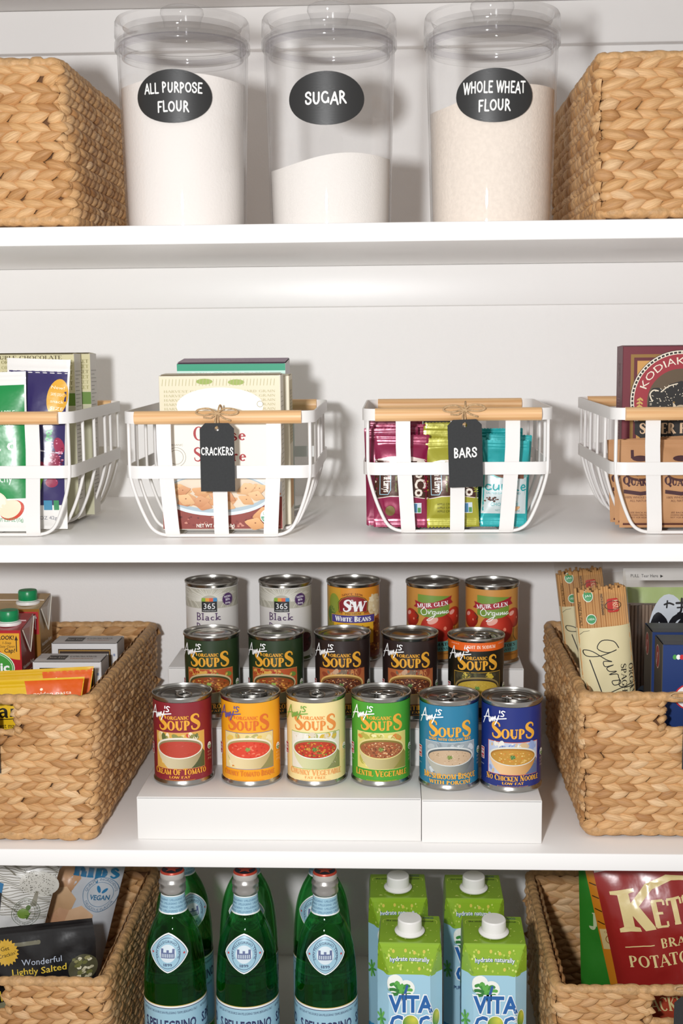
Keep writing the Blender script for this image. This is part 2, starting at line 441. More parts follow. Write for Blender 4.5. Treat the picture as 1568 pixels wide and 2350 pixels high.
class Art:
    """flat print: coloured polygons in label coordinates (metres), wrapped on to a surface by a map (u, v, height)"""
    def __init__(s, step=0.00012, maxlen=0.006, rot=0.0):
        s.t = []          # triangles: ((p,p,p), (c,c,c), layer)
        s.layer = 1
        s.step = step
        s.maxlen = maxlen
        s.clip = None
        s.sub = 0
    def up(s, n=1):
        s.layer += n
        return s
    def tri(s, a, b, c, col):
        if s.clip and not all(s.clip(*p) for p in (a, b, c)): return
        s.t.append(((a, b, c), col, s.layer, s.sub))
    def poly(s, pts, col):
        col = hx(col) if isinstance(col, str) else col
        pts = [tuple(p) for p in pts]
        s.sub = (s.sub + 1) % 64
        for a, b, c in tessellate_polygon([[Vector((p[0], p[1], 0)) for p in pts]]):
            s.tri(pts[a], pts[b], pts[c], col)
        return s
    def rect(s, u0, v0, u1, v1, col):
        return s.poly([(u0, v0), (u1, v0), (u1, v1), (u0, v1)], col)
    def rrect(s, u0, v0, u1, v1, r, col, n=4):
        pts = []
        for cx, cy, a in ((u1 - r, v0 + r, -90), (u1 - r, v1 - r, 0), (u0 + r, v1 - r, 90), (u0 + r, v0 + r, 180)):
            for i in range(n + 1):
                q = math.radians(a + 90 * i / n)
                pts.append((cx + r * cos(q), cy + r * sin(q)))
        return s.poly(pts, col)
    def ell(s, u, v, ru, rv, col, n=24, rot=0.0, a0=0.0, a1=360.0):
        pts = []
        for i in range(n if a1 - a0 >= 360 else n + 1):
            a = math.radians(a0 + (a1 - a0) * i / n)
            x, y = ru * cos(a), rv * sin(a)
            pts.append((u + x * cos(rot) - y * sin(rot), v + x * sin(rot) + y * cos(rot)))
        return s.poly(pts, col)
    def ring(s, u, v, ru, rv, wd, col, n=32):
        return s.stroke([(u + ru * cos(2 * PI * i / n), v + rv * sin(2 * PI * i / n)) for i in range(n + 1)], wd, col, caps=False)
    def star(s, u, v, r0, r1, n, col, rot=0.0):
        pts = []
        for i in range(2 * n):
            r = r0 if i % 2 == 0 else r1
            a = PI / 2 + rot + PI * i / n
            pts.append((u + r * cos(a), v + r * sin(a)))
        return s.poly(pts, col)
    def stroke(s, pts, wd, col, caps=True, smooth=0):
        col = hx(col) if isinstance(col, str) else col
        if smooth: pts = catmull([tuple(p) for p in pts], smooth)
        P = [(p[0], p[1], (p[2] if len(p) > 2 else 1.0) * wd) for p in pts]
        L = len(P)
        s.sub = (s.sub + 1) % 64
        le, ri = [], []
        for i in range(L):
            a, b = P[max(i - 1, 0)], P[min(i + 1, L - 1)]
            dx, dy = b[0] - a[0], b[1] - a[1]
            d = math.hypot(dx, dy) or 1e-9
            nx, ny = -dy / d, dx / d
            h = P[i][2] / 2
            le.append((P[i][0] + nx * h, P[i][1] + ny * h)); ri.append((P[i][0] - nx * h, P[i][1] - ny * h))
        for i in range(L - 1):
            s.tri(le[i], ri[i], ri[i + 1], col); s.tri(le[i], ri[i + 1], le[i + 1], col)
        if caps:
            for q in (P[0], P[-1]):
                s.ell(q[0], q[1], q[2] / 2, q[2] / 2, col, 8)
        return s
    def text(s, txt, u, v, size, col, font='sans', align='c', sx=1.0, slant=0.0, bold=0.0, rot=0.0, width=None, arc=None, track=0.0, curve=0.0, jitter=0.0, first=1.0):
        """size = cap height; arc = radius of a circle the base line follows; curve = sagitta of a bent base line; first = scale of initials"""
        col = hx(col) if isinstance(col, str) else col
        items, subs = [], []      # triangle lists in em units
        x = 0.0
        if font == 'sans' :
            tr = sans_tris(txt, bold)
            items = list(tr)
            x = max((p[0] for t in tr for p in t), default=0)
            x0 = min((p[0] for t in tr for p in t), default=0)
            items = [tuple((p[0] - x0, p[1]) for p in t) for t in items]
            x -= x0
        else:
            for ci, ch in enumerate(txt):
                if ch not in GLY: ch = ch.upper() if ch.upper() in GLY else ' '
                wd, st = glyph(ch, font)
                k = first if (ci == 0 or txt[ci - 1] == ' ' or (first != 1.0 and ci == len(txt) - 1 and txt == 'SOUPS')) else 1.0
                jy = rnd.uniform(-jitter, jitter); jr = rnd.uniform(-jitter, jitter)
                tmp = Art()
                for q in st:
                    tmp.stroke([(a, b, c) for a, b, c in q], 1.0, (0, 0, 0, 1), caps=(font == 'marker'))
                for (tri, _, _, sb) in tmp.t:
                    subs.append(sb)
                    items.append(tuple((x + (a * cos(jr) - b * sin(jr)) * k, (a * sin(jr) + b * cos(jr)) * k + jy) for a, b in tri))
                x += wd * k + track + (0.06 if font != 'thin' else .02)
        if x <= 0: return s
        if width: sx = width / (x * size)
        off = {'c': -x / 2, 'l': 0.0, 'r': -x}[align]
        s.sub = 0 if subs else (s.sub + 1) % 64
        for ti, tri in enumerate(items):
            if subs: s.sub = subs[ti]
            q = []
            for a, b in tri:
                px = (a + off + slant * b) * size * sx
                py = b * size
                if curve:
                    W = x * size * sx / 2
                    py += curve * ((px / W) ** 2 - (0.0)) if W else 0
                if arc:
                    an = px / arc
                    rr = abs(arc) + (py if arc > 0 else -py)
                    px, py = rr * sin(abs(an) * (1 if an * arc > 0 else -1)) , (rr * cos(an) if arc > 0 else -rr * cos(an))
                    if arc < 0: px = abs(px) * (1 if a + off > 0 else -1)
                q.append((u + px * cos(rot) - py * sin(rot), v + px * sin(rot) + py * cos(rot)))
            s.tri(q[0], q[1], q[2], col)
        return s
    def speck(s, u0, v0, u1, v1, n, r, cols, seed=1, inside=None, asp=0.7):
        R = random.Random(seed)
        for _ in range(n):
            for _k in range(20):
                u, v = R.uniform(u0, u1), R.uniform(v0, v1)
                if inside is None or inside(u, v): break
            else: continue
            q = R.uniform(.5, 1.0) * r
            k = R.choice((5, 6, 7)); a0 = R.uniform(0, 6)
            s.poly([(u + q * R.uniform(.7, 1.1) * cos(a0 + 2 * PI * i / k), v + asp * q * R.uniform(.7, 1.1) * sin(a0 + 2 * PI * i / k)) for i in range(k)], R.choice(cols))
        return s
    def mesh(s, name, mapf, mt):
        ml2 = s.maxlen ** 2
        mb_v, mb_f, mb_c = [], [], []
        idx = {}
        def vid(p, h):
            k = (round(p[0], 7), round(p[1], 7), h)
            if k not in idx:
                idx[k] = len(mb_v); mb_v.append(tuple(mapf(p[0], p[1], h * s.step)))
            return idx[k]
        for tri, col, lay, sb in s.t:
            lay = lay + sb * 0.0145
            st = [tri]
            while st:
                a, b, c = st.pop()
                d = [(b[0] - a[0]) ** 2 + (b[1] - a[1]) ** 2, (c[0] - b[0]) ** 2 + (c[1] - b[1]) ** 2, (a[0] - c[0]) ** 2 + (a[1] - c[1]) ** 2]
                m = max(d)
                if m > ml2:
                    i = d.index(m)
                    if i == 0: e = ((a[0] + b[0]) / 2, (a[1] + b[1]) / 2); st += [(a, e, c), (e, b, c)]
                    elif i == 1: e = ((c[0] + b[0]) / 2, (c[1] + b[1]) / 2); st += [(a, b, e), (a, e, c)]
                    else: e = ((a[0] + c[0]) / 2, (a[1] + c[1]) / 2); st += [(a, b, e), (e, b, c)]
                    continue
                ar = (b[0] - a[0]) * (c[1] - a[1]) - (b[1] - a[1]) * (c[0] - a[0])
                if abs(ar) < 1e-13: continue
                if ar < 0: b, c = c, b
                f = (vid(a, lay), vid(b, lay), vid(c, lay))
                if len(set(f)) < 3: continue
                mb_f.append(f)
                if callable(col): mb_c += list(col(*a)) + list(col(*b)) + list(col(*c))
                else: mb_c += list(col) * 3
        me = bpy.data.meshes.new(name)
        me.from_pydata(mb_v, [], mb_f)
        me.materials.append(mt)
        at = me.color_attributes.new('Col', 'FLOAT_COLOR', 'CORNER')
        at.data.foreach_set('color', mb_c)
        me.shade_smooth()
        return me
    def build(s, name, parent, mapf, mt):
        return link(name, s.mesh(name, mapf, mt), parent)
def cylmap(R):
    return lambda u, v, h: ((R + h) * sin(u / R), -(R + h) * cos(u / R), v)
def planemap(o, U, V):
    o, U, V = Vector(o), Vector(U).normalized(), Vector(V).normalized()
    N = U.cross(V)
    return lambda u, v, h: o + U * u + V * v + N * h
def vgrad(c0, c1, v0, v1):
    c0, c1 = hx(c0), hx(c1)
    def f(u, v):
        t = min(1, max(0, (v - v0) / (v1 - v0)))
        return tuple(c0[i] * (1 - t) + c1[i] * t for i in range(4))
    return f
def ugrad(c0, c1, v0, v1):
    g = vgrad(c0, c1, v0, v1)
    return lambda u, v: g(v, u)
def rgrad(c0, c1, u0, v0, ru, rv):
    c0, c1 = hx(c0), hx(c1)
    def f(u, v):
        t = min(1, math.hypot((u - u0) / ru, (v - v0) / rv))
        return tuple(c0[i] * (1 - t) + c1[i] * t for i in range(4))
    return f

M_WHITE = mat('white_paint', '#f3f1ef', 0.38, bump=0.06, bscale=35, var=0.012, vscale=6)
M_WALL = mat('wall_paint', '#f1efed', 0.6, bump=0.12, bscale=420, var=0.012, vscale=4)
M_WIRE = mat('white_powder_coat', '#e3e0dd', 0.42, var=0.01, bump=0.03, bscale=500)
M_STEEL = mat('tin_plate', '#b9b7b2', 0.24, metal=1.0, var=0.12, vscale=60, bump=0.03, bscale=40)
M_LABEL = mat_print('label_paper', 0.38, coat=0.25, spec=0.5)
M_CARD = mat_print('printed_card', 0.5)
M_KRAFT = mat_print('printed_kraft', 0.75, bump=0.35, bscale=45)
M_FILM = mat_print('printed_film', 0.3, coat=0.35, bump=0.25, bscale=38)
M_FOIL = mat_print('printed_foil', 0.24, metal=0.25, coat=0.5, bump=0.2, bscale=50)
Z1, Z2, Z3, Z4, Z0 = 0.3621, 0.0, -0.3697, -0.7350, 0.7283
TH = 0.0211
D = 0.470

# ------------------------------------------------------------------ setting: wall, shelves, cleats, pantry sides
def slab(name, x0, y0, z0, x1, y1, z1, m, r=0.0015):
    b = MB(); b.rbox(x0, y0, z0, x1, y1, z1, r, 2)
    return b.build(name, m, smooth=math.radians(50))
XL, XR = -0.98, 0.98
b = MB(); b.box(XL - .1, D, -1.3, XR + .1, D + .05, 1.3)
tag(b.build('wall_back', M_WALL), 'white painted back wall of the pantry behind all the shelves', kind='structure')
for nm, x0, x1 in (('wall_left', XL - .04, XL), ('wall_right', XR, XR + .04)):
    b = MB(); b.box(x0, -0.02, -1.3, x1, D, 1.3)
    tag(b.build(nm, M_WALL), 'white painted side wall of the pantry', kind='structure')
shelf_labels = {Z0: 'white painted shelf board above the clear jars, only its underside showing',
                Z1: 'white painted shelf board carrying the clear flour and sugar jars',
                Z2: 'white painted shelf board carrying the white wire baskets',
                Z3: 'white painted shelf board carrying the soup cans and stepped risers',
                Z4: 'white painted shelf board under the green bottles and coconut water cartons'}
for z, lb in shelf_labels.items():
    s = slab('shelf', XL, 0, z - TH, XR, D, z, M_WHITE)
    tag(s, lb, 'shelf', 'pantry shelf boards')
for i, z in enumerate((Z0, Z1, Z2, Z3)):
    s = slab('trim_%d' % (i + 1), XL, D - .018, z - TH - .0596, XR, D, z - TH - .0002, M_WHITE)
    tag(s, 'white cleat strip fixed to the wall under a shelf', kind='structure')

# ------------------------------------------------------------------ tin cans
RC, RL, HC = 0.0381, 0.0368, 0.1127
def can_meshes():
    b = MB()
    b.lathe([(.0345, .0012), (.0372, .0), (.0381, .0012), (.0381, .0034), (.0366, .0052), (.0364, .008), (.0364, .1045), (.0366, .1072), (.0381, .1094),
             (.0381, .1118), (.0376, .1127), (.0366, .1127), (.0362, .1118), (.0360, .1085)], 56)
    body = b.mesh('can_body', M_STEEL, smooth=math.radians(60))
    b = MB()
    b.lathe([(.0360, .1086), (.0357, .1078), (.0342, .1076), (.0336, .1086), (.0322, .1086), (.0314, .1078), (.0270, .1078), (.0262, .1084), (.0250, .1084),
             (.0242, .1077), (.0160, .1077), (.0154, .1072), (.0001, .1072)], 56)
    lid = b.mesh('can_lid', mat('lid_steel', '#a09d98', 0.2, metal=1.0, var=0.15, vscale=25, bump=0.03, bscale=30), smooth=math.radians(60))
    b = MB()   # ring pull: ring, tongue and rivet
    ring = [(.0085 * sin(2 * PI * i / 24), -.010 + .0115 * cos(2 * PI * i / 24) * .9, .1102 + .0006 * cos(2 * PI * i / 24)) for i in range(24)]
    b.tube(ring, .0015, 8, closed=True)
    b.rbox(-.0058, -.003, .1088, .0058, .012, .1104, .0007, 2)
    b.lathe([(.0001, .1112), (.0026, .1110), (.0030, .1100), (.0030, .1078)], 16, cy=.0055)
    tab = b.mesh('pull_tab', M_STEEL, smooth=math.radians(50))
    b = MB()
    b.lathe([(RL, .0066), (RL, .1058)], 64)
    sleeve = b.mesh('label_sleeve', M_LABEL, smooth=True)
    return body, lid, tab, sleeve
CAN_BODY, CAN_LID, CAN_TAB, _ = can_meshes()
def sleeve_mesh(cols):
    b = MB()
    zs = [z for z, _ in cols]
    for (z0, c), (z1, _) in zip(cols[:-1], cols[1:]):
        b.lathe([(RL, z0), (RL, z1)], 64, c=hx(c))
    return b.mesh('label', M_LABEL, smooth=True)
def make_can(loc, rz, name, label, sleeve, art, tab=True, tabrot=0.0, group='tin cans on the stepped risers'):
    r = empty(name, loc, rz, label, 'can', group)
    link('can_body', CAN_BODY, r)
    lid = link('can_lid', CAN_LID, r)
    lid.rotation_euler = (0, 0, tabrot)
    if tab: link('pull_tab', CAN_TAB, lid)
    lb = link('label', sleeve, r)
    link('label_print', art, lb)
    return r
def mmA(a, k=0.001):
    return k
def amys(A, u, v, wd, col):
    S = [[(0, 0), (.16, .5), (.30, .97)], [(.30, .97), (.33, .6), (.36, .2)], [(.04, .36), (.2, .46), (.38, .50)],
         [(.40, .18), (.43, .50), (.45, .24), (.51, .54), (.53, .26), (.59, .56), (.62, .30)],
         [(.64, .60), (.66, .42), (.72, .44), (.76, .56)], [(.79, .68), (.73, .40), (.63, .06)],
         [(.83, 1.0), (.825, .86)], [(1.03, .96), (.96, 1.0), (.90, .93), (.94, .84), (.99, .76), (.96, .67), (.87, .66)], [(.76, .46), (1.08, .54)]]
    for q in S:
        A.stroke([(u + x * wd, v + y * wd * .64) for x, y in q], wd * .045, col, smooth=4)
def bowl_pic(A, u0, v0, u1, v1, cfg):
    m = .001
    fr, bg, bowl, rim, soup, chunks, garnish = cfg
    A.rect(u0 - .7 * m, v0 - .7 * m, u1 + .7 * m, v1 + .7 * m, fr)
    A.up().rect(u0, v0, u1, v1, bg[0])
    W, H = u1 - u0, v1 - v0
    uc = (u0 + u1) / 2 - .4 * m
    A.up()
    R = random.Random(hash(str(cfg)) % 1000 if False else len(str(cfg)))
    for _ in range(34):
        q = R.uniform(2.2, 6.5) * m
        u = R.uniform(u0 + q, u1 - q); v = R.choice((R.uniform(v0 + q, v0 + H * .45), R.uniform(v0 + H * .82, v1 - q * .5)))
        A.ell(u, max(v0 + q * .7, min(v1 - q * .6, v)), q, q * .6, R.choice(bg[1:]), 10, R.uniform(0, 3))
    A.poly([(u1 - W * .36, v0), (u1, v0), (u1, v0 + H * .42), (u1 - W * .06, v0 + H * .52)], mixc(bg[-1], '#2a221a', .45))
    A.up()
    vr = v0 + H * .58                       # rim centre
    rx, ry = W * .465, H * .30
    pts = [(uc + rx * cos(math.radians(a)), vr + ry * .55 * sin(math.radians(a)) if False else vr) for a in (180, 0)]
    body = [(uc - rx, vr)] + [(uc - rx * (1 - t ** 1.9 * .52), vr - (vr - v0 - .2 * m) * t) for t in (.25, .5, .7, .85, .95, 1)]
    body += [(2 * uc - p[0], p[1]) for p in body[::-1]]
    A.poly(body, ugrad(mixc(bowl, '#fff6da', .35), mixc(bowl, '#1c150c', .35), uc - rx * .5, uc + rx))
    A.up().ell(uc, vr, rx, ry, rim, 36)
    A.up().ell(uc, vr - .4 * m, rx * .93, ry * .86, mixc(bowl, '#30241a', .45), 36)
    A.up().ell(uc + .2 * m, vr - H * .035, rx * .885, ry * .775, soup, 36)
    inside = lambda u, v: ((u - uc) / (rx * .82)) ** 2 + ((v - vr + H * .035) / (ry * .70)) ** 2 < 1
    A.up()
    if chunks:
        A.speck(uc - rx, vr - ry, uc + rx, vr + ry, chunks[0], chunks[1] * m, chunks[2], 3, inside)
        A.up().speck(uc - rx, vr - ry, uc + rx, vr + ry, chunks[0] // 3, chunks[1] * .7 * m, chunks[2], 5, inside)
    if garnish:
        A.up()
        for k in range(9):
            a = k * 2.4
            A.ell(uc - .5 * m + 1.6 * m * cos(a), vr - H * .02 + 1.3 * m * sin(a), 1.9 * m, .75 * m, garnish if k % 2 else mixc(garnish, '#9fc060', .4), 8, a)
def soup_can(loc, rz, label, base, txt, logo, pic, title, sub=None, organic=True, rice=False, band=None, tab=True, tabrot=0.0, titlecol=None, sm=None):
    m = .001
    A = Art(0.00013, 0.0055)
    if band:
        A.rect(-95 * m, 91 * m, 95 * m, 105.5 * m, band)
        A.up().text('LIGHT IN SODIUM', 4 * m, 94.5 * m, 4.2 * m, '#fff3e0', 'serif', width=42 * m)
        A.text('CONTAINS 50% LESS', -33 * m, 98.5 * m, 1.5 * m, '#ffd9b8', 'sans', width=15 * m)
        A.text('CONTAINS 50% LESS', 38 * m, 98.5 * m, 1.5 * m, '#ffd9b8', 'sans', width=15 * m)
    dv = -4 * m if not organic else 0
    A.up()
    A.text('SOUPS', 0, 66 * m + dv, 12 * m, txt, 'bold', width=56 * m, first=1.62)
    if organic: A.text('ORGANIC', -1 * m, 79.6 * m, 4.4 * m, txt, 'bold', width=28 * m)
    if rice: A.text('MADE WITH ORGANIC RICE', 0, 57.4 * m, 3.2 * m, txt, 'bold', width=56 * m)
    bowl_pic(A, -33 * m, (17 if not rice else 14) * m, 33.5 * m, (62.5 if organic else 57) * m + (-2 * m if rice else 0), pic)
    tc = titlecol or txt
    A.text(title, 0, 9.4 * m if sub else 8 * m, 6.4 * m if len(title) < 17 else 5.8 * m, tc, 'bold', width=min(70, 4.9 * len(title)) * m, first=1.2)
    if sub: A.text(sub, 0, (4.8 if not rice else 2.9) * m, 3.0 * m if not rice else 4.6 * m, tc, 'bold', width=(26 if not rice else 52) * m)
    A.text('SEE NUTRITION INFORMATION FOR SODIUM CONTENT', 0, 1.9 * m + 6 * m * 0, 1.1 * m, sm or tc, 'sans', width=38 * m)
    A.up()
    A.rrect(-48 * m, 31 * m, -40 * m, 46 * m, .8 * m, '#f5efe6'); A.up().rrect(-47.3 * m, 31.7 * m, -40.7 * m, 45.3 * m, .6 * m, '#b3202c')
    A.up()
    A.text('NON', -44 * m, 41 * m, 2.6 * m, '#ffffff', 'sans', bold=.02, width=5.5 * m); A.text('BPA', -44 * m, 37 * m, 3.1 * m, '#ffffff', 'sans', bold=.02, width=5.8 * m); A.text('lining', -44 * m, 33.2 * m, 2.4 * m, '#ffffff', 'sans', width=5.6 * m)
    A.ell(42 * m, 41 * m, 3.9 * m, 4.6 * m, '#f6f4ea', 20); A.up().ell(42 * m, 41 * m, 3.3 * m, 4 * m, '#5e8c42', 20, a0=180, a1=360)
    A.text('USDA', 42 * m, 42 * m, 1.5 * m, '#4a6b35', 'sans', width=5 * m); A.text('ORGANIC', 42 * m, 38.6 * m, 1.1 * m, '#ffffff', 'sans', width=5 * m)
    for i, q in enumerate(('NET WT', '14.5 OZ', '(411g)')):
        A.text(q, 42 * m, (32 - 4.2 * i) * m, 2.7 * m, sm or mixc(base, '#ffe2b0', .45), 'sans', width=7.6 * m)
    A.text('EASY OPEN LID', -44 * m, 24 * m, 1.3 * m, sm or mixc(base, '#ffffff', .5), 'sans', width=8 * m)
    amys(A.up(2), -41 * m, 77.5 * m, 30 * m, logo)
    me = A.mesh('label_print', (lambda f: (lambda u, v, h: f(u, v + .0055, h)))(cylmap(RL)), M_LABEL)
    sl = sleeve_mesh([(.0066, base), (.1062, base)])
    return make_can(loc, rz, 'soup_can', label, sl, me, tab, tabrot)
WARM = ['#d9a94e', '#e6c987', '#8a8a4a', '#c8543c', '#efe3c0', '#5f6b3c']
PICS = {
 'tomato': ('#e8a062', WARM, '#b7a576', '#e9e3d2', '#b8402f', (16, 1.0, ['#c64e3c', '#ad3a2c']), None),
 'bisque': ('#8579a0', ['#ead38f', '#e7c25c', '#d98a3a', '#f0e2b4', '#b9b06a'], '#dcc07c', '#efe6cd', '#d8432a', (34, 2.2, ['#e5634a', '#c93722', '#e9785a']), '#7f9445'),
 'vegetable': ('#93b457', ['#e6e2d2', '#d9cdb6', '#d3b23c', '#ece8dc', '#a8b070'], '#b9c07c', '#e6eadf', '#b5391f', (80, 2.1, ['#c9632a', '#d9a53a', '#8d2a16', '#e0452c', '#6f7c2c', '#c98a3a']), '#46772f'),
 'lentil': ('#e3d789', ['#dccf72', '#c9c262', '#d9863a', '#e9e1a2', '#b3ad4a'], '#a8973a', '#ded189', '#9a5a33', (110, 1.7, ['#c07a4a', '#8b4424', '#d09a63', '#b5512e', '#e0b98a', '#6e3a20']), '#6b7a35'),
 'mushroom': ('#c3ccd2', ['#9aa6ac', '#b2babd', '#7f8c94', '#c9d0d4', '#8d979c'], '#5d6b72', '#cfd4d2', '#c4a98a', (36, 1.1, ['#b59876', '#8f7658', '#d3bda0']), '#6b7a3a'),
 'noodle': ('#e0682f', ['#b9c3d8', '#8fa3cf', '#d3b58a', '#e4e0d6', '#6f86bb'], '#d8942f', '#d9d9cf', '#bd8b34', (46, 1.9, ['#d6a850', '#c98f3f', '#e0bd72', '#cc7f2c']), '#2f6a3a'),
 'minestrone': ('#b58a4a', ['#b5562f', '#c98f3a', '#6b8a3c', '#a8361f', '#d8a850'], '#4a5a30', '#c9b58a', '#8b4a22', (80, 2.3, ['#b0622c', '#6e3416', '#d0974a', '#9c3b1c', '#c58a3c']), '#8fae4a'),
 'blackbean': ('#a8623a', ['#b5653c', '#c98a55', '#94452c', '#c7a284', '#7c6a58'], '#b08240', '#dcb56c', '#5a2d1c', (120, 1.6, ['#7a4228', '#3f1d14', '#9c5b3a', '#b8743f', '#d0b08a']), '#3f5c2c'),
 'splitpea': ('#cfa23a', ['#3a3626', '#c9ae3c', '#5c5a34', '#d8c25c', '#4a4632'], '#3a3226', '#8f7c4c', '#bfa03c', (30, 1.2, ['#cdb14e', '#b08f30']), '#4f7a34'),
}
YR, HR = (.10355, .22272, .32367), (.05427, .10423, .15556)
CX = [-0.272, -0.1857, -0.1031, -0.0213, 0.0634, 0.1402, -0.2504, -0.1637, -0.0741, 0.0164, 0.1035, -0.2639, -0.1587, -0.0624, 0.0493, 0.1317]
CY = [0.0037, 0.0037, 0.0054, 0.0061, -0.0065, -0.0123, 0.0041, 0.0044, 0.0025, 0.0003, -0.0113, 0.0043, 0.0039, 0.0039, -0.0024, -0.0097]
def cpos(i):
    r = 0 if i < 6 else 1 if i < 11 else 2
    return (CX[i], YR[r] + CY[i], Z3 + HR[r] + .0002)
GOLD = '#e8a836'
soup_can(cpos(0), .03, 'dark red soup can with cream of tomato lettering, front row', '#87202b', GOLD, '#ffffff', PICS['tomato'], 'CREAM OF TOMATO', 'LOW FAT', tabrot=.4)
soup_can(cpos(1), .02, 'orange-yellow soup can with chunky tomato bisque lettering', '#f0a51c', '#dc6c26', '#5a4f96', PICS['bisque'], 'CHUNKY TOMATO BISQUE', tabrot=1.9, titlecol='#d87a22')
soup_can(cpos(2), .02, 'pale cream soup can with chunky vegetable lettering', '#f2dfa0', '#e58e42', '#77a848', PICS['vegetable'], 'CHUNKY VEGETABLE', 'FAT FREE', tabrot=.25, titlecol='#e9a764')
soup_can(cpos(3), .02, 'bright green soup can with lentil vegetable lettering', '#4a9e2e', GOLD, '#ffffff', PICS['lentil'], 'LENTIL VEGETABLE', tabrot=1.4)
soup_can(cpos(4), .0, 'medium blue soup can with mushroom bisque lettering', '#24799c', GOLD, '#ffffff', PICS['mushroom'], 'MUSHROOM BISQUE', 'WITH PORCINI', organic=False, rice=True, tabrot=2.6 + PI)
soup_can(cpos(5), -.02, 'navy blue soup can with noodle soup picture, front row right end', '#1a2b78', GOLD, '#ffffff', PICS['noodle'], 'NO CHICKEN NOODLE', 'LOW FAT', organic=False, tabrot=1.3)
soup_can(cpos(6), .03, 'dark green soup can at the left end of the middle row', '#26391f', GOLD, '#ffffff', PICS['minestrone'], 'MINESTRONE', 'LOW FAT', tab=False)
soup_can(cpos(7), .0, 'dark green soup can second from left in the middle row', '#26391f', GOLD, '#ffffff', PICS['minestrone'], 'MINESTRONE', 'LOW FAT', tab=False)
soup_can(cpos(8), .0, 'dark brown soup can in the centre of the middle row', '#2c1f1d', GOLD, '#ffffff', PICS['blackbean'], 'LENTIL', 'LOW FAT', tab=False)
soup_can(cpos(9), .0, 'dark brown soup can second from right in the middle row', '#2c1f1d', GOLD, '#ffffff', PICS['blackbean'], 'LENTIL', 'LOW FAT', tab=False)
soup_can(cpos(10), .0, 'black soup can with an orange light in sodium band', '#17170f', GOLD, '#ffffff', PICS['splitpea'], 'SPLIT PEA', band='#e8641c', tabrot=2.0)

def bean_art():
    m = .001
    A = Art(0.00013, 0.0055)
    A.rect(-112 * m, 72 * m, 112 * m, 99.5 * m, '#b9b5a6')
    A.up()
    R = random.Random(4)
    for i in range(46):                     # engraved sun rays
        a = PI * i / 45
        r0, r1 = 11 * m, R.uniform(18, 34) * m
        A.stroke([(r0 * cos(a) * 1.1, 82 * m + r0 * sin(a) * .8), (r1 * cos(a) * 1.5, min(99 * m, 82 * m + r1 * sin(a) * .75))], .45 * m, '#efece2', caps=False)
    for k in range(9):                      # furrows of a field
        for sgn in (-1, 1):
            u = sgn * (16 + k * 5) * m
            A.stroke([(u, 73 * m), (u + sgn * 3 * m, 78 * m), (u + sgn * 8 * m, 82 * m + (k % 3) * m)], .6 * m, '#8f8b74' if k % 2 else '#e5e2d4', caps=False)
    A.up().rect(-11 * m, 67 * m, 10.5 * m, 82 * m, '#17181a')
    for i, c in enumerate(('#8cb23f', '#e9a13a', '#e2603a', '#3f8fc4')):
        A.rect((-11 + 5.4 * i) * m, 82 * m, (-11 + 5.4 * (i + 1)) * m, 87 * m, c)
    A.up().text('365', -.3 * m, 71.5 * m, 8 * m, '#ffffff', 'sans', width=16 * m, bold=-.005)
    A.text('EVERYDAY VALUE', -.3 * m, 68.3 * m, 1.5 * m, '#e8e8e8', 'sans', width=18 * m)
    A.star(27 * m, 84 * m, 9.6 * m, 7.9 * m, 24, '#4b2560')
    A.up()
    for i, (q, s) in enumerate((('NON-', 3.0), ('BPA', 3.0), ('lining', 2.8))):
        A.text(q, 27 * m, (86.2 - 4.3 * i) * m, s * m, '#f2edf5', 'sans', bold=.02, rot=.06)
    A.text('Black', -2 * m, 55.5 * m, 10 * m, '#4d2b5c', 'slab', width=35 * m)
    A.text('Beans', -2 * m, 41 * m, 10 * m, '#4d2b5c', 'slab', width=36 * m)
    A.text('NO SALT ADDED', 0, 33 * m, 2 * m, '#6b5a70', 'sans')
    A.ell(34 * m, 22 * m, 17 * m, 14 * m, '#5e2f3c', 24)
    A.up().speck(20 * m, 12 * m, 48 * m, 32 * m, 26, 3 * m, ['#3a1a24', '#6f3a48', '#2a1218'], 2)
    return A.mesh('label_print', (lambda f: (lambda u, v, h: f(u, v + .0055, h)))(cylmap(RL)), M_LABEL)
BA = bean_art(); BS = sleeve_mesh([(.0066, '#ddd9d4'), (.1062, '#ddd9d4')])
make_can(cpos(11), .05, 'bean_can', 'white and grey black beans can at the left end of the back row', BS, BA, False)
make_can(cpos(12), -.06, 'bean_can', 'white and grey black beans can beside the yellow white beans can', BS, BA, False)
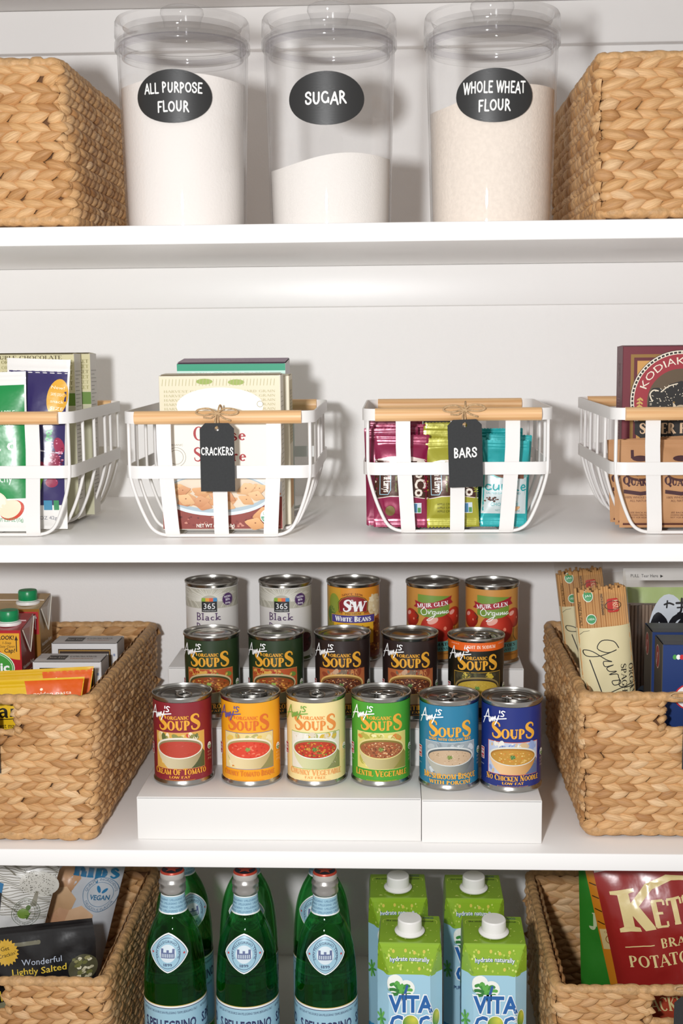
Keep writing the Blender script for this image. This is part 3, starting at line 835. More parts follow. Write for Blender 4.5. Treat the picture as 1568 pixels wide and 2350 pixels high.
def white_bean_art():
    m = .001
    A = Art(0.00013, 0.0055)
    A.rect(-112 * m, 0, -18 * m, 99.5 * m, vgrad('#5f7a2a', '#d8a032', 20 * m, 95 * m))
    A.up().ell(-30 * m, 78 * m, 10 * m, 14 * m, '#8d9a34', 16); A.ell(-36 * m, 62 * m, 9 * m, 12 * m, '#54702a', 16)
    A.ell(36 * m, 74 * m, 15 * m, 16 * m, '#e6d3a8', 20)
    A.up().speck(24 * m, 58 * m, 50 * m, 90 * m, 40, 3.6 * m, ['#f2e6c4', '#e9d9ae', '#d6c08c'], 3)
    A.ell(36 * m, 30 * m, 18 * m, 26 * m, '#7a3a16', 20); A.up().speck(22 * m, 6 * m, 52 * m, 54 * m, 46, 3.4 * m, ['#b8742c', '#8d4a1c', '#d8a850', '#5e2810'], 6)
    A.text('SINCE 1896', -1 * m, 91 * m, 3 * m, '#7a3a1a', 'serif', width=30 * m, curve=-2.5 * m)
    sh = [(-21, 66), (21, 66), (22, 80), (17, 86), (8, 89.5), (0, 90.3), (-8, 89.5), (-17, 86), (-22, 80)]
    A.poly([(u * m, v * m) for u, v in sh], '#241510'); A.up().poly([(u * .95 * m, (78 + (v - 78) * .93) * m) for u, v in sh], '#d9a43c'); A.up().poly([(u * .92 * m, (78 + (v - 78) * .9) * m) for u, v in sh], '#8c1f26')
    A.up().text('S', -9 * m, 68 * m, 16 * m, '#ffffff', 'bold', width=12 * m, slant=.15); A.text('W', 8 * m, 68 * m, 14 * m, '#ffffff', 'bold', width=18 * m, slant=.12); A.text('&', -.5 * m, 75 * m, 9.5 * m, '#ffffff', 'serif')
    A.rect(-15 * m, 62.5 * m, 15 * m, 66.8 * m, '#d9a13a'); A.up().text('PREMIUM', 0, 63.6 * m, 2.4 * m, '#5e2412', 'serif', width=22 * m)
    A.rect(-34 * m, 51 * m, 33 * m, 63 * m, '#d8a53a'); A.up().rect(-33.2 * m, 51.8 * m, 32.2 * m, 62.2 * m, '#4c3f8a')
    A.up().text('WHITE BEANS', 0, 53.8 * m, 5.6 * m, '#ffffff', 'bold', width=52 * m, first=1.25)
    A.rect(-29 * m, 22 * m, 30 * m, 51.4 * m, '#e9b22f')
    A.up().text('50% Less Sodium', 0, 43.5 * m, 4.6 * m, '#5e2a14', 'bold', width=48 * m); A.text('than regular white beans', 0, 39 * m, 2.2 * m, '#5e2a14', 'sans', width=40 * m); A.text('NET WT 15.5 OZ', 0, 34 * m, 2.4 * m, '#5e2a14', 'sans')
    return A.mesh('label_print', (lambda f: (lambda u, v, h: f(u, v + .0055, h)))(cylmap(RL)), M_LABEL)
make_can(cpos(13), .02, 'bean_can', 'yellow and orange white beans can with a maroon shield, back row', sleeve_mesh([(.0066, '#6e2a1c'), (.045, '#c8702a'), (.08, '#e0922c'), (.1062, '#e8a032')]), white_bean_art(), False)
def tomato_art():
    m = .001
    A = Art(0.00013, 0.0055)
    def tomato(u, v, r, k=1.0):
        A.ell(u, v, r * 1.05, r * .92, rgrad('#d8402c', '#8a1a14', u - r * .2, v + r * .25, r * 1.25, r * 1.2), 30)
        A.up().ell(u - r * .3, v + r * .45, r * .34, r * .2, '#efb0a0', 16, .4)
        A.up().ell(u + r * .45, v - r * .05, r * .1, r * .12, '#e88a70', 10)
    tomato(-36 * m, 58 * m, 14 * m); tomato(33 * m, 60 * m, 15 * m)
    A.up(); tomato(6 * m, 46 * m, 23 * m)
    A.stroke([(-26 * m, 67 * m), (-21 * m, 62 * m), (-24 * m, 58 * m)], 1.2 * m, '#3f3a1c', smooth=3); A.stroke([(33 * m, 48 * m), (31 * m, 36 * m), (37 * m, 28 * m)], 1.2 * m, '#4a4420', smooth=3)
    A.up().poly([(u * m, v * m) for u, v in [(-22, 93), (23, 90), (22, 66), (12, 62), (0, 60.5), (-12, 62), (-22, 66)]], '#76973a')
    rib = [(-27, 84), (-15, 81), (0, 82), (14, 86), (27, 90.5), (25, 85.5), (29, 80.5), (14, 76.5), (0, 73.5), (-14, 72.5), (-29, 75), (-25, 79)]
    A.up().poly([(u * m, v * m) for u, v in rib], '#a51f2e')
    A.up().text('MUIR GLEN', -.5 * m, 76 * m, 5.6 * m, '#ffffff', 'serif', width=44 * m, rot=.10)
    org = [[(-13, 74), (-17, 70), (-15, 65), (-10, 65.5), (-9, 70), (-12, 74.5), (-15, 73)], [(-7, 70), (-6, 66), (-4, 70), (-2, 70)],
           [(2, 69.5), (-1, 69), (-1, 66), (2, 67), (2.5, 70), (1.5, 64), (-3, 58), (-9, 57), (-4, 61), (3, 65)], [(5, 69), (4, 66.5), (6.5, 67), (7.5, 70), (7, 66)],
           [(9, 66), (10, 70), (9.5, 66), (13, 70), (12.5, 66.5), (15, 68)], [(15.5, 70), (15, 66.5), (17, 68)], [(20.5, 70), (18, 69), (18, 66.5), (22, 68)]]
    for q in org: A.stroke([(u * m, v * m) for u, v in q], .95 * m, '#ffffff', smooth=4)
    A.rect(-40 * m, 13 * m, 42 * m, 27 * m, '#5f9a96')
    A.up().text('DICED TOMATOES', 0, 20.5 * m, 4.4 * m, '#2c3a34', 'bold', width=70 * m); A.text('FIRE ROASTED', 10 * m, 15 * m, 3.2 * m, '#2c3a34', 'serif', width=46 * m)
    A.text('VINE RIPENED IN CALIFORNIA HOURS', 4 * m, 8.4 * m, 2.0 * m, '#7a4a1c', 'sans', width=66 * m)
    return A.mesh('label_print', (lambda f: (lambda u, v, h: f(u, v + .0055, h)))(cylmap(RL)), M_LABEL)
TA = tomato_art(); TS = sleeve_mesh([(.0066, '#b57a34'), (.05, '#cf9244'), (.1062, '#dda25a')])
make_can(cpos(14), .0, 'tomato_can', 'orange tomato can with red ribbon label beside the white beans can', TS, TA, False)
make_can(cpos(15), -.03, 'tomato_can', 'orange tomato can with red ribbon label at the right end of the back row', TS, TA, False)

# ------------------------------------------------------------------ stepped risers under the cans
def riser(x0, x1, dy, label, thick=.003, h=0.0):
    r = empty('can_riser', ((x0 + x1) / 2, 0, Z3), 0, label, 'riser', 'white stepped can risers')
    hw = (x1 - x0) / 2
    ys = [.0335 + dy, .155 + dy, .268 + dy, .378 + dy]
    mt = mat('riser_plastic', '#e4e2df', 0.35, bump=0.03, bscale=80)
    for i in range(3):
        b = MB(); b.rbox(-hw, ys[i], HR[i] - thick + h, hw, ys[i + 1] + thick, HR[i] + h, .0012, 2)
        b.build('tread', mt, r, smooth=math.radians(50))
        z0 = 0.0003 if i == 0 else HR[i - 1] - thick + h
        b = MB(); b.rbox(-hw, ys[i], z0, hw, ys[i] + thick, HR[i] - .0004 + h, .001, 2)
        b.build('front_panel', mt, r, smooth=math.radians(50))
    for s in (-1, 1):
        for i in range(3):
            b = MB(); b.box(s * hw - (thick if s > 0 else 0), ys[i] + thick, .0003, s * hw + (0 if s > 0 else thick), ys[i + 1] + (thick if i < 2 else 0), HR[i] - thick + h)
            b.build('side_panel', mt, r)
    return r
riser(-.3183, .0276, 0.0, 'wide white stepped riser holding four front soup cans')
riser(.0282, .1721, -.0045, 'narrow white stepped riser under the two blue soup cans')

# ------------------------------------------------------------------ clear canisters
M_ACR = mat_clear('clear_acrylic', '#ffffff', 0.03, 0.8, '#e2dfe0', 0.16, 0.5)
M_ACR2 = mat_clear('clear_acrylic_thick', '#fefefe', 0.03, 1.0, '#d6d3d8', 0.22, 0.5)
M_TAGBLK = mat('chalkboard', '#232323', 0.42, var=0.15, vscale=200)
M_CHALK = mat_print('chalk_ink', 0.7)
def canister(loc, label, lines, ovoff, flour, flabel, fl0, fl1, tilt, fcol):
    m = .001
    r = empty('canister', loc, 0, label, 'jar', 'clear lidded canisters')
    b = MB()
    H = .216
    b.lathe([(.0001, .0002), (.068, .0002), (.0708, .0014), (.0713, .008), (.0735, .10), (.0765, H - .012), (.0768, H), (.0748, H), (.0745, H - .012), (.0716, .10), (.0697, .006), (.0688, .0016), (.0001, .0012)], 64)
    b.build('jar_body', M_ACR, r, smooth=math.radians(40))
    b = MB()
    b.lathe([(.0001, H + .019), (.030, H + .017), (.069, H + .0165), (.0720, H + .024), (.0768, H + .0255), (.0785, H + .022), (.0790, H + .006), (.0775, H + .003), (.0790, H - .001), (.0792, H - .009), (.0782, H - .0105),
             (.0772, H - .009), (.0770, H + .002), (.071, H + .002), (.071, H - .018), (.0685, H - .018), (.0685, H + .010), (.060, H + .0125), (.0001, H + .0125)], 64)
    lid = b.build('jar_lid', M_ACR2, r, smooth=math.radians(40))
    b = MB()
    b.lathe([(.0001, H + .0415), (.020, H + .0415), (.0248, H + .039), (.0255, H + .034), (.0225, H + .028), (.021, H + .019)], 40)
    b.build('lid_knob', M_ACR2, lid, smooth=math.radians(40))
    # sealing ring
    b = MB()
    b.lathe([(.0712, H - .003), (.0742, H - .002), (.0744, H - .009), (.0712, H - .010)], 64)
    b.build('sealing_ring', mat_clear('clear_silicone', '#f6f5f8', 0.3, 0.4, '#d8d5da', 0.4, 0.4), lid, smooth=True)
    # oval chalkboard sticker
    zc = .216 - .0
    R0 = .0758
    def mp(u, v, h):
        rr = .0735 + (v - .10) / (.204 - .10) * .003 + .0006 + h
        return (rr * sin(u / R0), -rr * cos(u / R0), v)
    A = Art(.00015, .005)
    vc = ovoff[1]
    A.ell(ovoff[0], vc, .0455, .0292, '#252525', 48)
    st = A.build('oval_sticker', r, mp, mat_print('sticker_vinyl', 0.42, spec=0.6))
    st['label'] = 'black oval chalkboard sticker'
    A = Art(.00015, .005); A.layer = 3
    for q, dv, sz, wd in lines:
        A.text(q, ovoff[0], vc + dv, sz, '#f7f5f0', 'marker', width=wd, jitter=.05, slant=.02)
    A.build('lettering', st, mp, M_CHALK)
    # contents: their own stuff, resting in the jar
    b = MB()
    n = 64
    def rad(z): return .0683 + max(0, z - .004) / .19 * .0050
    rows = []
    for k in range(9):
        t = k / 8
        rows.append(t)
    def fn(i, j):
        a = 2 * PI * i
        if j <= .7:
            t = j / .7
            zt = fl0 + (fl1 - fl0) * (.5 + .5 * sin(a + tilt)) + .0025 * sin(3 * a + 1)
            z = .0020 + (zt - .0020) * t
            q = rad(z) if t > .02 else rad(z) - .001
            return (q * sin(a), -q * cos(a), z)
        t = (j - .7) / .3
        q = rad(fl0) * (1 - t)
        zt = fl0 + (fl1 - fl0) * (.5 + .5 * sin(a + tilt) * (1 - t)) + .0025 * sin(3 * a + 1) * (1 - t) + .004 * sin(t * PI)
        return (q * sin(a) + .0001, -q * cos(a), zt)
    b.grid(fn, n, 20, closed_u=True)
    o = b.build(flour, fcol, None, smooth=math.radians(60), loc=loc)
    tag(o, flabel, flour.split('_')[-1], kind='stuff')
    return r
zj = Z1 + .0002
F_WHITE = mat('white_flour', '#ece5df', 0.95, bump=0.2, bscale=300, var=0.02, vscale=12)
F_SUGAR = mat('white_sugar', '#e9e3dd', 0.9, bump=0.25, bscale=600, var=0.02, vscale=300)
F_WHEAT = mat('wheat_flour', '#e9dccf', 0.95, bump=0.25, bscale=350, var=0.06, vscale=220)
canister((-.2500, .10, zj), 'clear lidded jar of white flour labelled all purpose flour', [('ALL PURPOSE', .004, .0105, .068), ('FLOUR', -.0165, .011, .037)], (-.0005, .144), 'white_flour', 'white flour filling the leftmost clear jar', .164, .169, 0, F_WHITE)
canister((-.0777, .10, zj), 'clear lidded jar of sugar, about half full', [('SUGAR', -.006, .0125, .048)], (-.0005, .139), 'white_sugar', 'white sugar half filling the middle clear jar', .067, .082, 0.2, F_SUGAR)
canister((.1118, .10, zj), 'clear lidded jar of whole wheat flour, rightmost of the three', [('WHOLE WHEAT', .003, .0115, .072), ('FLOUR', -.0165, .0115, .037)], (-.002, .139), 'wheat_flour', 'beige speckled wheat flour in the rightmost clear jar', .130, .157, 0.1, F_WHEAT)

# ------------------------------------------------------------------ woven hyacinth baskets
import numpy as np
def mat_wicker(name='hyacinth_leaf', tint=1.0):
    m, nt, b = nmat(name)
    N, L = nt.nodes, nt.links
    oi = N.new('ShaderNodeObjectInfo'); ge = N.new('ShaderNodeNewGeometry')
    ad = N.new('ShaderNodeMath'); ad.operation = 'ADD'
    L.new(oi.outputs['Random'], ad.inputs[0]); L.new(ge.outputs['Random Per Island'], ad.inputs[1])
    fr = N.new('ShaderNodeMath'); fr.operation = 'FRACT'; L.new(ad.outputs[0], fr.inputs[0])
    rp = N.new('ShaderNodeValToRGB')
    cols = [(0.0, '#ad7f50'), (.2, '#cba06d'), (.45, '#d9b384'), (.7, '#d2a876'), (.88, '#bd8f5e'), (1.0, '#e0c096')]
    e = rp.color_ramp.elements
    e[0].position, e[0].color = cols[0][0], hx(cols[0][1], tint)
    e[1].position, e[1].color = cols[-1][0], hx(cols[-1][1], tint)
    for p, c in cols[1:-1]:
        q = e.new(p); q.color = hx(c, tint)
    L.new(fr.outputs[0], rp.inputs[0])
    uv = N.new('ShaderNodeUVMap')
    vm = N.new('ShaderNodeVectorMath'); vm.operation = 'MULTIPLY_ADD'
    vm.inputs[1].default_value = (1.6, 14.0, 1.0)
    cb = N.new('ShaderNodeCombineXYZ'); ml = N.new('ShaderNodeMath'); ml.operation = 'MULTIPLY'; ml.inputs[1].default_value = 91.0
    L.new(fr.outputs[0], ml.inputs[0])
    for k in range(3): L.new(ml.outputs[0], cb.inputs[k])
    L.new(uv.outputs[0], vm.inputs[0]); L.new(cb.outputs[0], vm.inputs[2])
    nz = N.new('ShaderNodeTexNoise'); nz.inputs['Scale'].default_value = 1.0; nz.inputs['Detail'].default_value = 5; nz.inputs['Roughness'].default_value = .65
    L.new(vm.outputs[0], nz.inputs['Vector'])
    r2 = N.new('ShaderNodeValToRGB')
    r2.color_ramp.elements[0].position, r2.color_ramp.elements[0].color = .28, (.66, .58, .5, 1)
    r2.color_ramp.elements[1].position, r2.color_ramp.elements[1].color = .62, (1.08, 1.06, 1.04, 1)
    L.new(nz.outputs[0], r2.inputs[0])
    mx = N.new('ShaderNodeMix'); mx.data_type = 'RGBA'; mx.blend_type = 'MULTIPLY'; mx.inputs[0].default_value = 1.0
    L.new(rp.outputs[0], mx.inputs[6]); L.new(r2.outputs[0], mx.inputs[7])
    L.new(mx.outputs[2], b.inputs['Base Color'])
    b.inputs['Roughness'].default_value = .52
    b.inputs['Specular IOR Level'].default_value = .4
    bp = N.new('ShaderNodeBump'); bp.inputs['Strength'].default_value = .35; bp.inputs['Distance'].default_value = .0015
    L.new(nz.outputs[0], bp.inputs['Height']); L.new(bp.outputs[0], b.inputs['Normal'])
    return m
M_LEAF = mat_wicker()
M_CORE = mat('basket_core', '#6a4526', 0.8, bump=.4, bscale=120, var=.3, vscale=60)
M_ROPE = mat('hyacinth_rope', '#c59a68', 0.55, bump=.6, bscale=260, var=.28, vscale=140, stretch=(1, 1, 1))
def leaf_arrays(ns, nc):
    V, UV, F = [], [], []
    for i in range(ns + 1):
        x = -0.5 + i / ns
        k = 2 * x
        w = 0.5 * max(0.03, (1 - abs(k) ** 2.2)) ** .75 * (1.0 - .12 * k)
        for j in range(nc + 1):
            q = -1 + 2 * j / nc
            y = w * q
            z = (1 - abs(q) ** 2.4) * (.40 + .60 * max(0, 1 - abs(k) ** 2.5)) * .5 - .28 * (abs(k) ** 3) * .5 + .16 * k
            V.append((x, y + .05 * sin(3 * x), z)); UV.append((i / ns, j / nc))
    for i in range(ns):
        for j in range(nc):
            a = i * (nc + 1) + j
            F.append((a, a + nc + 1, a + nc + 2, a + 1))
    return np.array(V), np.array(UV), F
LV, LUV, LF = leaf_arrays(7, 4)
LV2, LUV2, LF2 = leaf_arrays(4, 3)
def leaf_mesh():
    me = bpy.data.meshes.new('strand')
    me.from_pydata([tuple(v) for v in LV], [], LF)
    me.materials.append(M_LEAF)
    ul = me.uv_layers.new(name='UVMap')
    for lp in me.loops: ul.data[lp.index].uv = LUV[lp.vertex_index]
    me.shade_smooth()
    return me
LEAF = leaf_mesh()
def joined_leaves(name, mats, parent, lo=True):
    V0, U0, F0 = (LV2, LUV2, LF2) if lo else (LV, LUV, LF)
    n = len(V0)
    V = np.concatenate([V0 @ np.array(m.to_3x3()).T + np.array(m.translation) for m in mats])
    F = np.concatenate([np.array(F0) + n * i for i in range(len(mats))])
    me = bpy.data.meshes.new(name)
    me.from_pydata(V.tolist(), [], F.tolist())
    me.materials.append(M_LEAF)
    ul = me.uv_layers.new(name='UVMap')
    li = np.empty(len(me.loops), dtype=np.int32); me.loops.foreach_get('vertex_index', li)
    ul.data.foreach_set('uv', U0[li % n].astype(np.float32).ravel())
    me.shade_smooth()
    o = link(name, me, parent)
    o['kind'] = 'stuff'
    return o
PITCH, ROWH = .0186, .0094
def face_leaves(B0, B1, T0, T1, rng, holes=(), inset=.006, out=.002, size=1.0, flip=1, hk=1.0):
    """matrices of the leaves on one woven wall; corners run left to right seen from outside"""
    B0, B1, T0, T1 = map(Vector, (B0, B1, T0, T1))
    W = ((B1 - B0).length + (T1 - T0).length) / 2
    H = (T0 - B0).length
    U = (B1 - B0).normalized()
    Vv = (T0 - B0).normalized()
    N = U.cross(Vv).normalized()
    nr = int(round(H / (ROWH * size)))
    out_l = []
    for j in range(nr):
        rh = H / nr
        t = (j + .5) / nr
        nc = int(W / (PITCH * size))
        ph = rng.uniform(0, 1) if j % 2 == 0 else ph + .5
        for i in range(-1, nc + 1):
            s = (i + (ph % 1) + rng.uniform(-.1, .1)) / nc
            if s < .002 or s > .998: continue
            P = (B0.lerp(B1, s)).lerp(T0.lerp(T1, s), t) + N * out
            if any(h0 < s * W < h1 and v0 < t * H < v1 for h0, h1, v0, v1 in holes): continue
            th = (1 if j % 2 else -1) * rng.uniform(.20, .36) * flip * -1
            if flip < 0: th += PI
            X = U * cos(th) + Vv * sin(th); Y = Vv * cos(th) - U * sin(th)
            ln, wd, hh = PITCH * size * rng.uniform(1.42, 1.68), rh * rng.uniform(1.28, 1.52), .0125 * size * hk * rng.uniform(.8, 1.15)
            if s < .035 or s > .965: ln *= .72
            M = Matrix(((X.x * ln, Y.x * wd, N.x * hh, P.x), (X.y * ln, Y.y * wd, N.y * hh, P.y), (X.z * ln, Y.z * wd, N.z * hh, P.z), (0, 0, 0, 1)))
            out_l.append((s * W, t * H, M))
    return out_l
def rrpath(x0, y0, x1, y1, z, r, step=.003):
    pts = []
    for cx, cy, a in ((x1 - r, y0 + r, -90), (x1 - r, y1 - r, 0), (x0 + r, y1 - r, 90), (x0 + r, y0 + r, 180)):
        for i in range(7):
            q = math.radians(a + 90 * i / 6)
            pts.append(Vector((cx + r * cos(q), cy + r * sin(q), z)))
    out = []
    for a, c in zip(pts, pts[1:] + pts[:1]):
        n = max(1, int((c - a).length / step))
        for k in range(n): out.append(a.lerp(c, k / n))
    return out
def wrap_r(r, n_wraps, seed, amp=.12):
    R = random.Random(seed)
    ks = [R.uniform(.8, 1.1) for _ in range(n_wraps + 2)]
    def f(t):
        q = t * n_wraps
        i = int(q); fq = q - i
        return r * (ks[i] * (1 - amp) + amp * 2 * sin(PI * fq) ** .5)
    return f
def wicker(label, xb, xt, yb, yt, z, h, hole=None, side='R', view=(-.52, .40), seed=1, size=1.0, flip=1, inner=True):
    R = random.Random(seed)
    ox, oy = (xb[0] + xb[1]) / 2, yb[0]
    r = empty('wicker_basket', (ox, oy, z), 0, label, 'basket', 'woven hyacinth baskets')
    x0b, x1b, x0t, x1t = xb[0] - ox, xb[1] - ox, xt[0] - ox, xt[1] - ox
    y0b, y1b, y0t, y1t = 0, yb[1] - oy, yt[0] - oy, yt[1] - oy
    zb, zt = .012, h - .008
    ins = .0075
    cB = [(x0b, y0b, zb), (x1b, y0b, zb), (x1b, y1b, zb), (x0b, y1b, zb)]
    cT = [(x0t, y0t, zt), (x1t, y0t, zt), (x1t, y1t, zt), (x0t, y1t, zt)]
    # dark inner wall behind the plaits
    b = MB()
    def wallq(p0, p1, q0, q1, nrm):
        pts = [Vector(p0), Vector(p1), Vector(q1), Vector(q0)]
        n = Vector(nrm)
        b.add([p - n * .002 for p in pts] + [p - n * .0065 for p in pts], [(0, 1, 2, 3), (7, 6, 5, 4), (0, 4, 5, 1), (1, 5, 6, 2), (2, 6, 7, 3), (3, 7, 4, 0)])
    L3 = lambda a, c, t: Vector(a).lerp(Vector(c), t)
    W = x1b - x0b
    if hole:
        h0, h1, hv = (hole[0] - xb[0]) / W, (hole[1] - xb[0]) / W, 1 - hole[2] / (zt - zb)
        def fp(s, t): return L3(L3(cB[0], cB[1], s), L3(cT[0], cT[1], s), t)
        for s0, s1, t0, t1 in ((0, h0, 0, 1), (h1, 1, 0, 1), (h0, h1, 0, hv)):
            wallq(fp(s0, t0), fp(s1, t0), fp(s0, t1), fp(s1, t1), (0, -1, 0))
    else:
        wallq(cB[0], cB[1], cT[0], cT[1], (0, -1, 0))
    wallq(cB[1], cB[2], cT[1], cT[2], (1, 0, 0)); wallq(cB[2], cB[3], cT[2], cT[3], (0, 1, 0)); wallq(cB[3], cB[0], cT[3], cT[0], (-1, 0, 0))
    b.box(x0b + .004, y0b + .004, .003, x1b - .004, y1b - .004, .009)
    b.build('inner_wall', M_CORE, r)
    # plaited leaves
    hl = []
    if hole:
        Wm = W
        hl = [((hole[0] - xb[0]) - .001, (hole[1] - xb[0]) + .001, (zt - zb) - hole[2] - .002, 9)]
    front = face_leaves(cB[0], cB[1], cT[0], cT[1], R, hl, size=size, flip=flip)
    right = face_leaves(cB[1], cB[2], cT[1], cT[2], R, size=size, flip=flip)
    left = face_leaves(cB[3], cB[0], cT[3], cT[0], R, size=size, flip=flip)
    back = face_leaves(cB[2], cB[3], cT[2], cT[3], R, size=size * 1.2)
    single, rest = [], []
    for q in front:
        x = q[2].translation.x + ox
        (single if view[0] < x < view[1] else rest).append(q[2])
    vis, hid = (right, left) if side == 'R' else (left, right)
    vis = sorted(vis, key=lambda q: q[2].translation.y)
    room = 296 - len(single)
    single += [q[2] for q in vis[:room]]
    for M in single[:296]:
        o = link('strand', LEAF, r)
        o.matrix_local = M
    hi = [q[2] for q in vis[room:]] + single[296:]
    if hi: joined_leaves('woven_strands', hi, r, lo=False)
    lo = rest + [q[2] for q in hid] + [q[2] for q in back]
    if inner:
        i_ = .0075
        iB = [(x0b + i_, y0b + i_, zb), (x1b - i_, y0b + i_, zb), (x1b - i_, y1b - i_, zb), (x0b + i_, y1b - i_, zb)]
        iT = [(x0t + i_, y0t + i_, zt), (x1t - i_, y0t + i_, zt), (x1t - i_, y1t - i_, zt), (x0t + i_, y1t - i_, zt)]
        for a, c in ((3, 2), (2, 1), (0, 3)):
            lo += [q[2] for q in face_leaves(iB[a], iB[c], iT[a], iT[c], R, size=size * 1.15, hk=.55)]
    joined_leaves('hidden_strands', lo, r)
    # strands bent round the four upright corners
    b = MB()
    nr = int(round((zt - zb) / (ROWH * size * 1.0)))
    for ci, (sx, sy) in enumerate(((-1, -1), (1, -1), (1, 1), (-1, 1))):
        for j in range(nr):
            t = (j + .5) / nr
            P = Vector(cB[ci]).lerp(Vector(cT[ci]), t)
            rc = .0085
            c = P + Vector((-sx * rc, -sy * rc, 0))
            jz = R.uniform(-.001, .001); tl = R.uniform(-.12, .12)
            path = []
            for k in range(7):
                a = PI / 2 * (-.32 + 1.64 * k / 6)
                path.append(c + Vector((sx * cos(a) * rc, sy * sin(a) * rc, jz + tl * rc * (k - 3) / 3)))
            hh = ROWH * size * .62 * R.uniform(.9, 1.1)
            b.tube(path, lambda q, hh=hh: hh * (.55 + .45 * sin(PI * min(1, max(0, q)))), 8, flat=.55)
    b.build('corner_strands', M_LEAF, r, smooth=True)['kind'] = 'stuff'
    # rim and foot ropes
    b = MB()
    p = rrpath(x0t - .001, y0t - .001, x1t + .001, y1t + .001, h - .0065, .012)
    b.tube(p, wrap_r(.0062, 90, seed), 10, closed=True)
    b.build('rim', M_ROPE, r, smooth=True)
    b = MB()
    p = rrpath(x0b + .001, y0b + .001, x1b - .001, y1b - .001, .0094, .012)
    b.tube(p, wrap_r(.0070, 60, seed + 9, .16), 10, closed=True)
    b.build('foot', M_ROPE, r, smooth=True)
    if hole:
        b = MB()
        yy = y0t + (y0b - y0t) * (hole[2] / h)
        zz = zt - hole[2]
        b.tube([(hole[0] - ox - .004 + (hole[1] - hole[0] + .008) * k / 30, yy, zz) for k in range(31)], wrap_r(.0045, 24, seed + 3), 8)
        for xx in (hole[0] - ox - .002, hole[1] - ox + .002):
            for k in range(4):
                zc = zz + hole[2] * (k + .5) / 4
                b.tube([(xx + (.003 if xx > 0 else -.003), yy - .005, zc - .003), (xx, yy - .006, zc), (xx - (.003 if xx > 0 else -.003) * 1.2, yy, zc), (xx, yy + .007, zc + .003)], .0042, 8)
        b.build('handle_edge', M_ROPE, r, smooth=True)
    return r
wicker('woven basket at the left end of the top shelf beside the flour jar', (-.665, -.369), (-.672, -.3795), (.024, .40), (.018, .405), Z1 + .0002, .187, side='R', seed=11, size=1.1)
wicker('woven basket at the right end of the top shelf beside the wheat flour', (.2315, .53), (.2275, .535), (.024, .44), (.018, .445), Z1 + .0002, .182, side='L', seed=12, size=1.12)
wicker('woven basket holding broth cartons and couscous boxes, left of the soup cans', (-.670, -.3725), (-.676, -.3665), (.0255, .415), (.019, .42), Z3 + .0002, .1865, (-.565, -.4565, .040), 'R', seed=13)
wicker('woven basket holding spaghetti and blue pasta boxes, right of the soup cans', (.2300, .530), (.2240, .536), (.0520, .430), (.046, .435), Z3 + .0002, .184, (.3160, .425, .040), 'L', seed=14)
wicker('woven basket of snack bags left of the green bottles on the bottom shelf', (-.690, -.370), (-.696, -.3645), (.034, .365), (.028, .37), Z4 + .0002, .1895, (-.575, -.486, .040), 'R', seed=15)
wicker('woven basket of chip bags right of the coconut water on the bottom shelf', (.2000, .520), (.1940, .526), (.034, .365), (.028, .37), Z4 + .0002, .1885, (.304, .416, .040), 'L', seed=16)

# ------------------------------------------------------------------ white wire baskets with wooden handles
def mat_wood(name, c0, c1):
    m, nt, b = nmat(name)
    N, L = nt.nodes, nt.links
    tc = N.new('ShaderNodeTexCoord'); mp = N.new('ShaderNodeMapping')
    mp.inputs['Scale'].default_value = (4, 260, 260)
    L.new(tc.outputs['Object'], mp.inputs[0])
    nz = N.new('ShaderNodeTexNoise'); nz.inputs['Scale'].default_value = 1.0; nz.inputs['Detail'].default_value = 4; nz.inputs['Distortion'].default_value = .4
    L.new(mp.outputs[0], nz.inputs['Vector'])
    rp = N.new('ShaderNodeValToRGB')
    rp.color_ramp.elements[0].position, rp.color_ramp.elements[0].color = .3, hx(c0)
    rp.color_ramp.elements[1].position, rp.color_ramp.elements[1].color = .66, hx(c1)
    L.new(nz.outputs[0], rp.inputs[0]); L.new(rp.outputs[0], b.inputs['Base Color'])
    b.inputs['Roughness'].default_value = .45
    return m
M_WOOD = mat_wood('beech_wood', '#d09c66', '#e5bc8a')
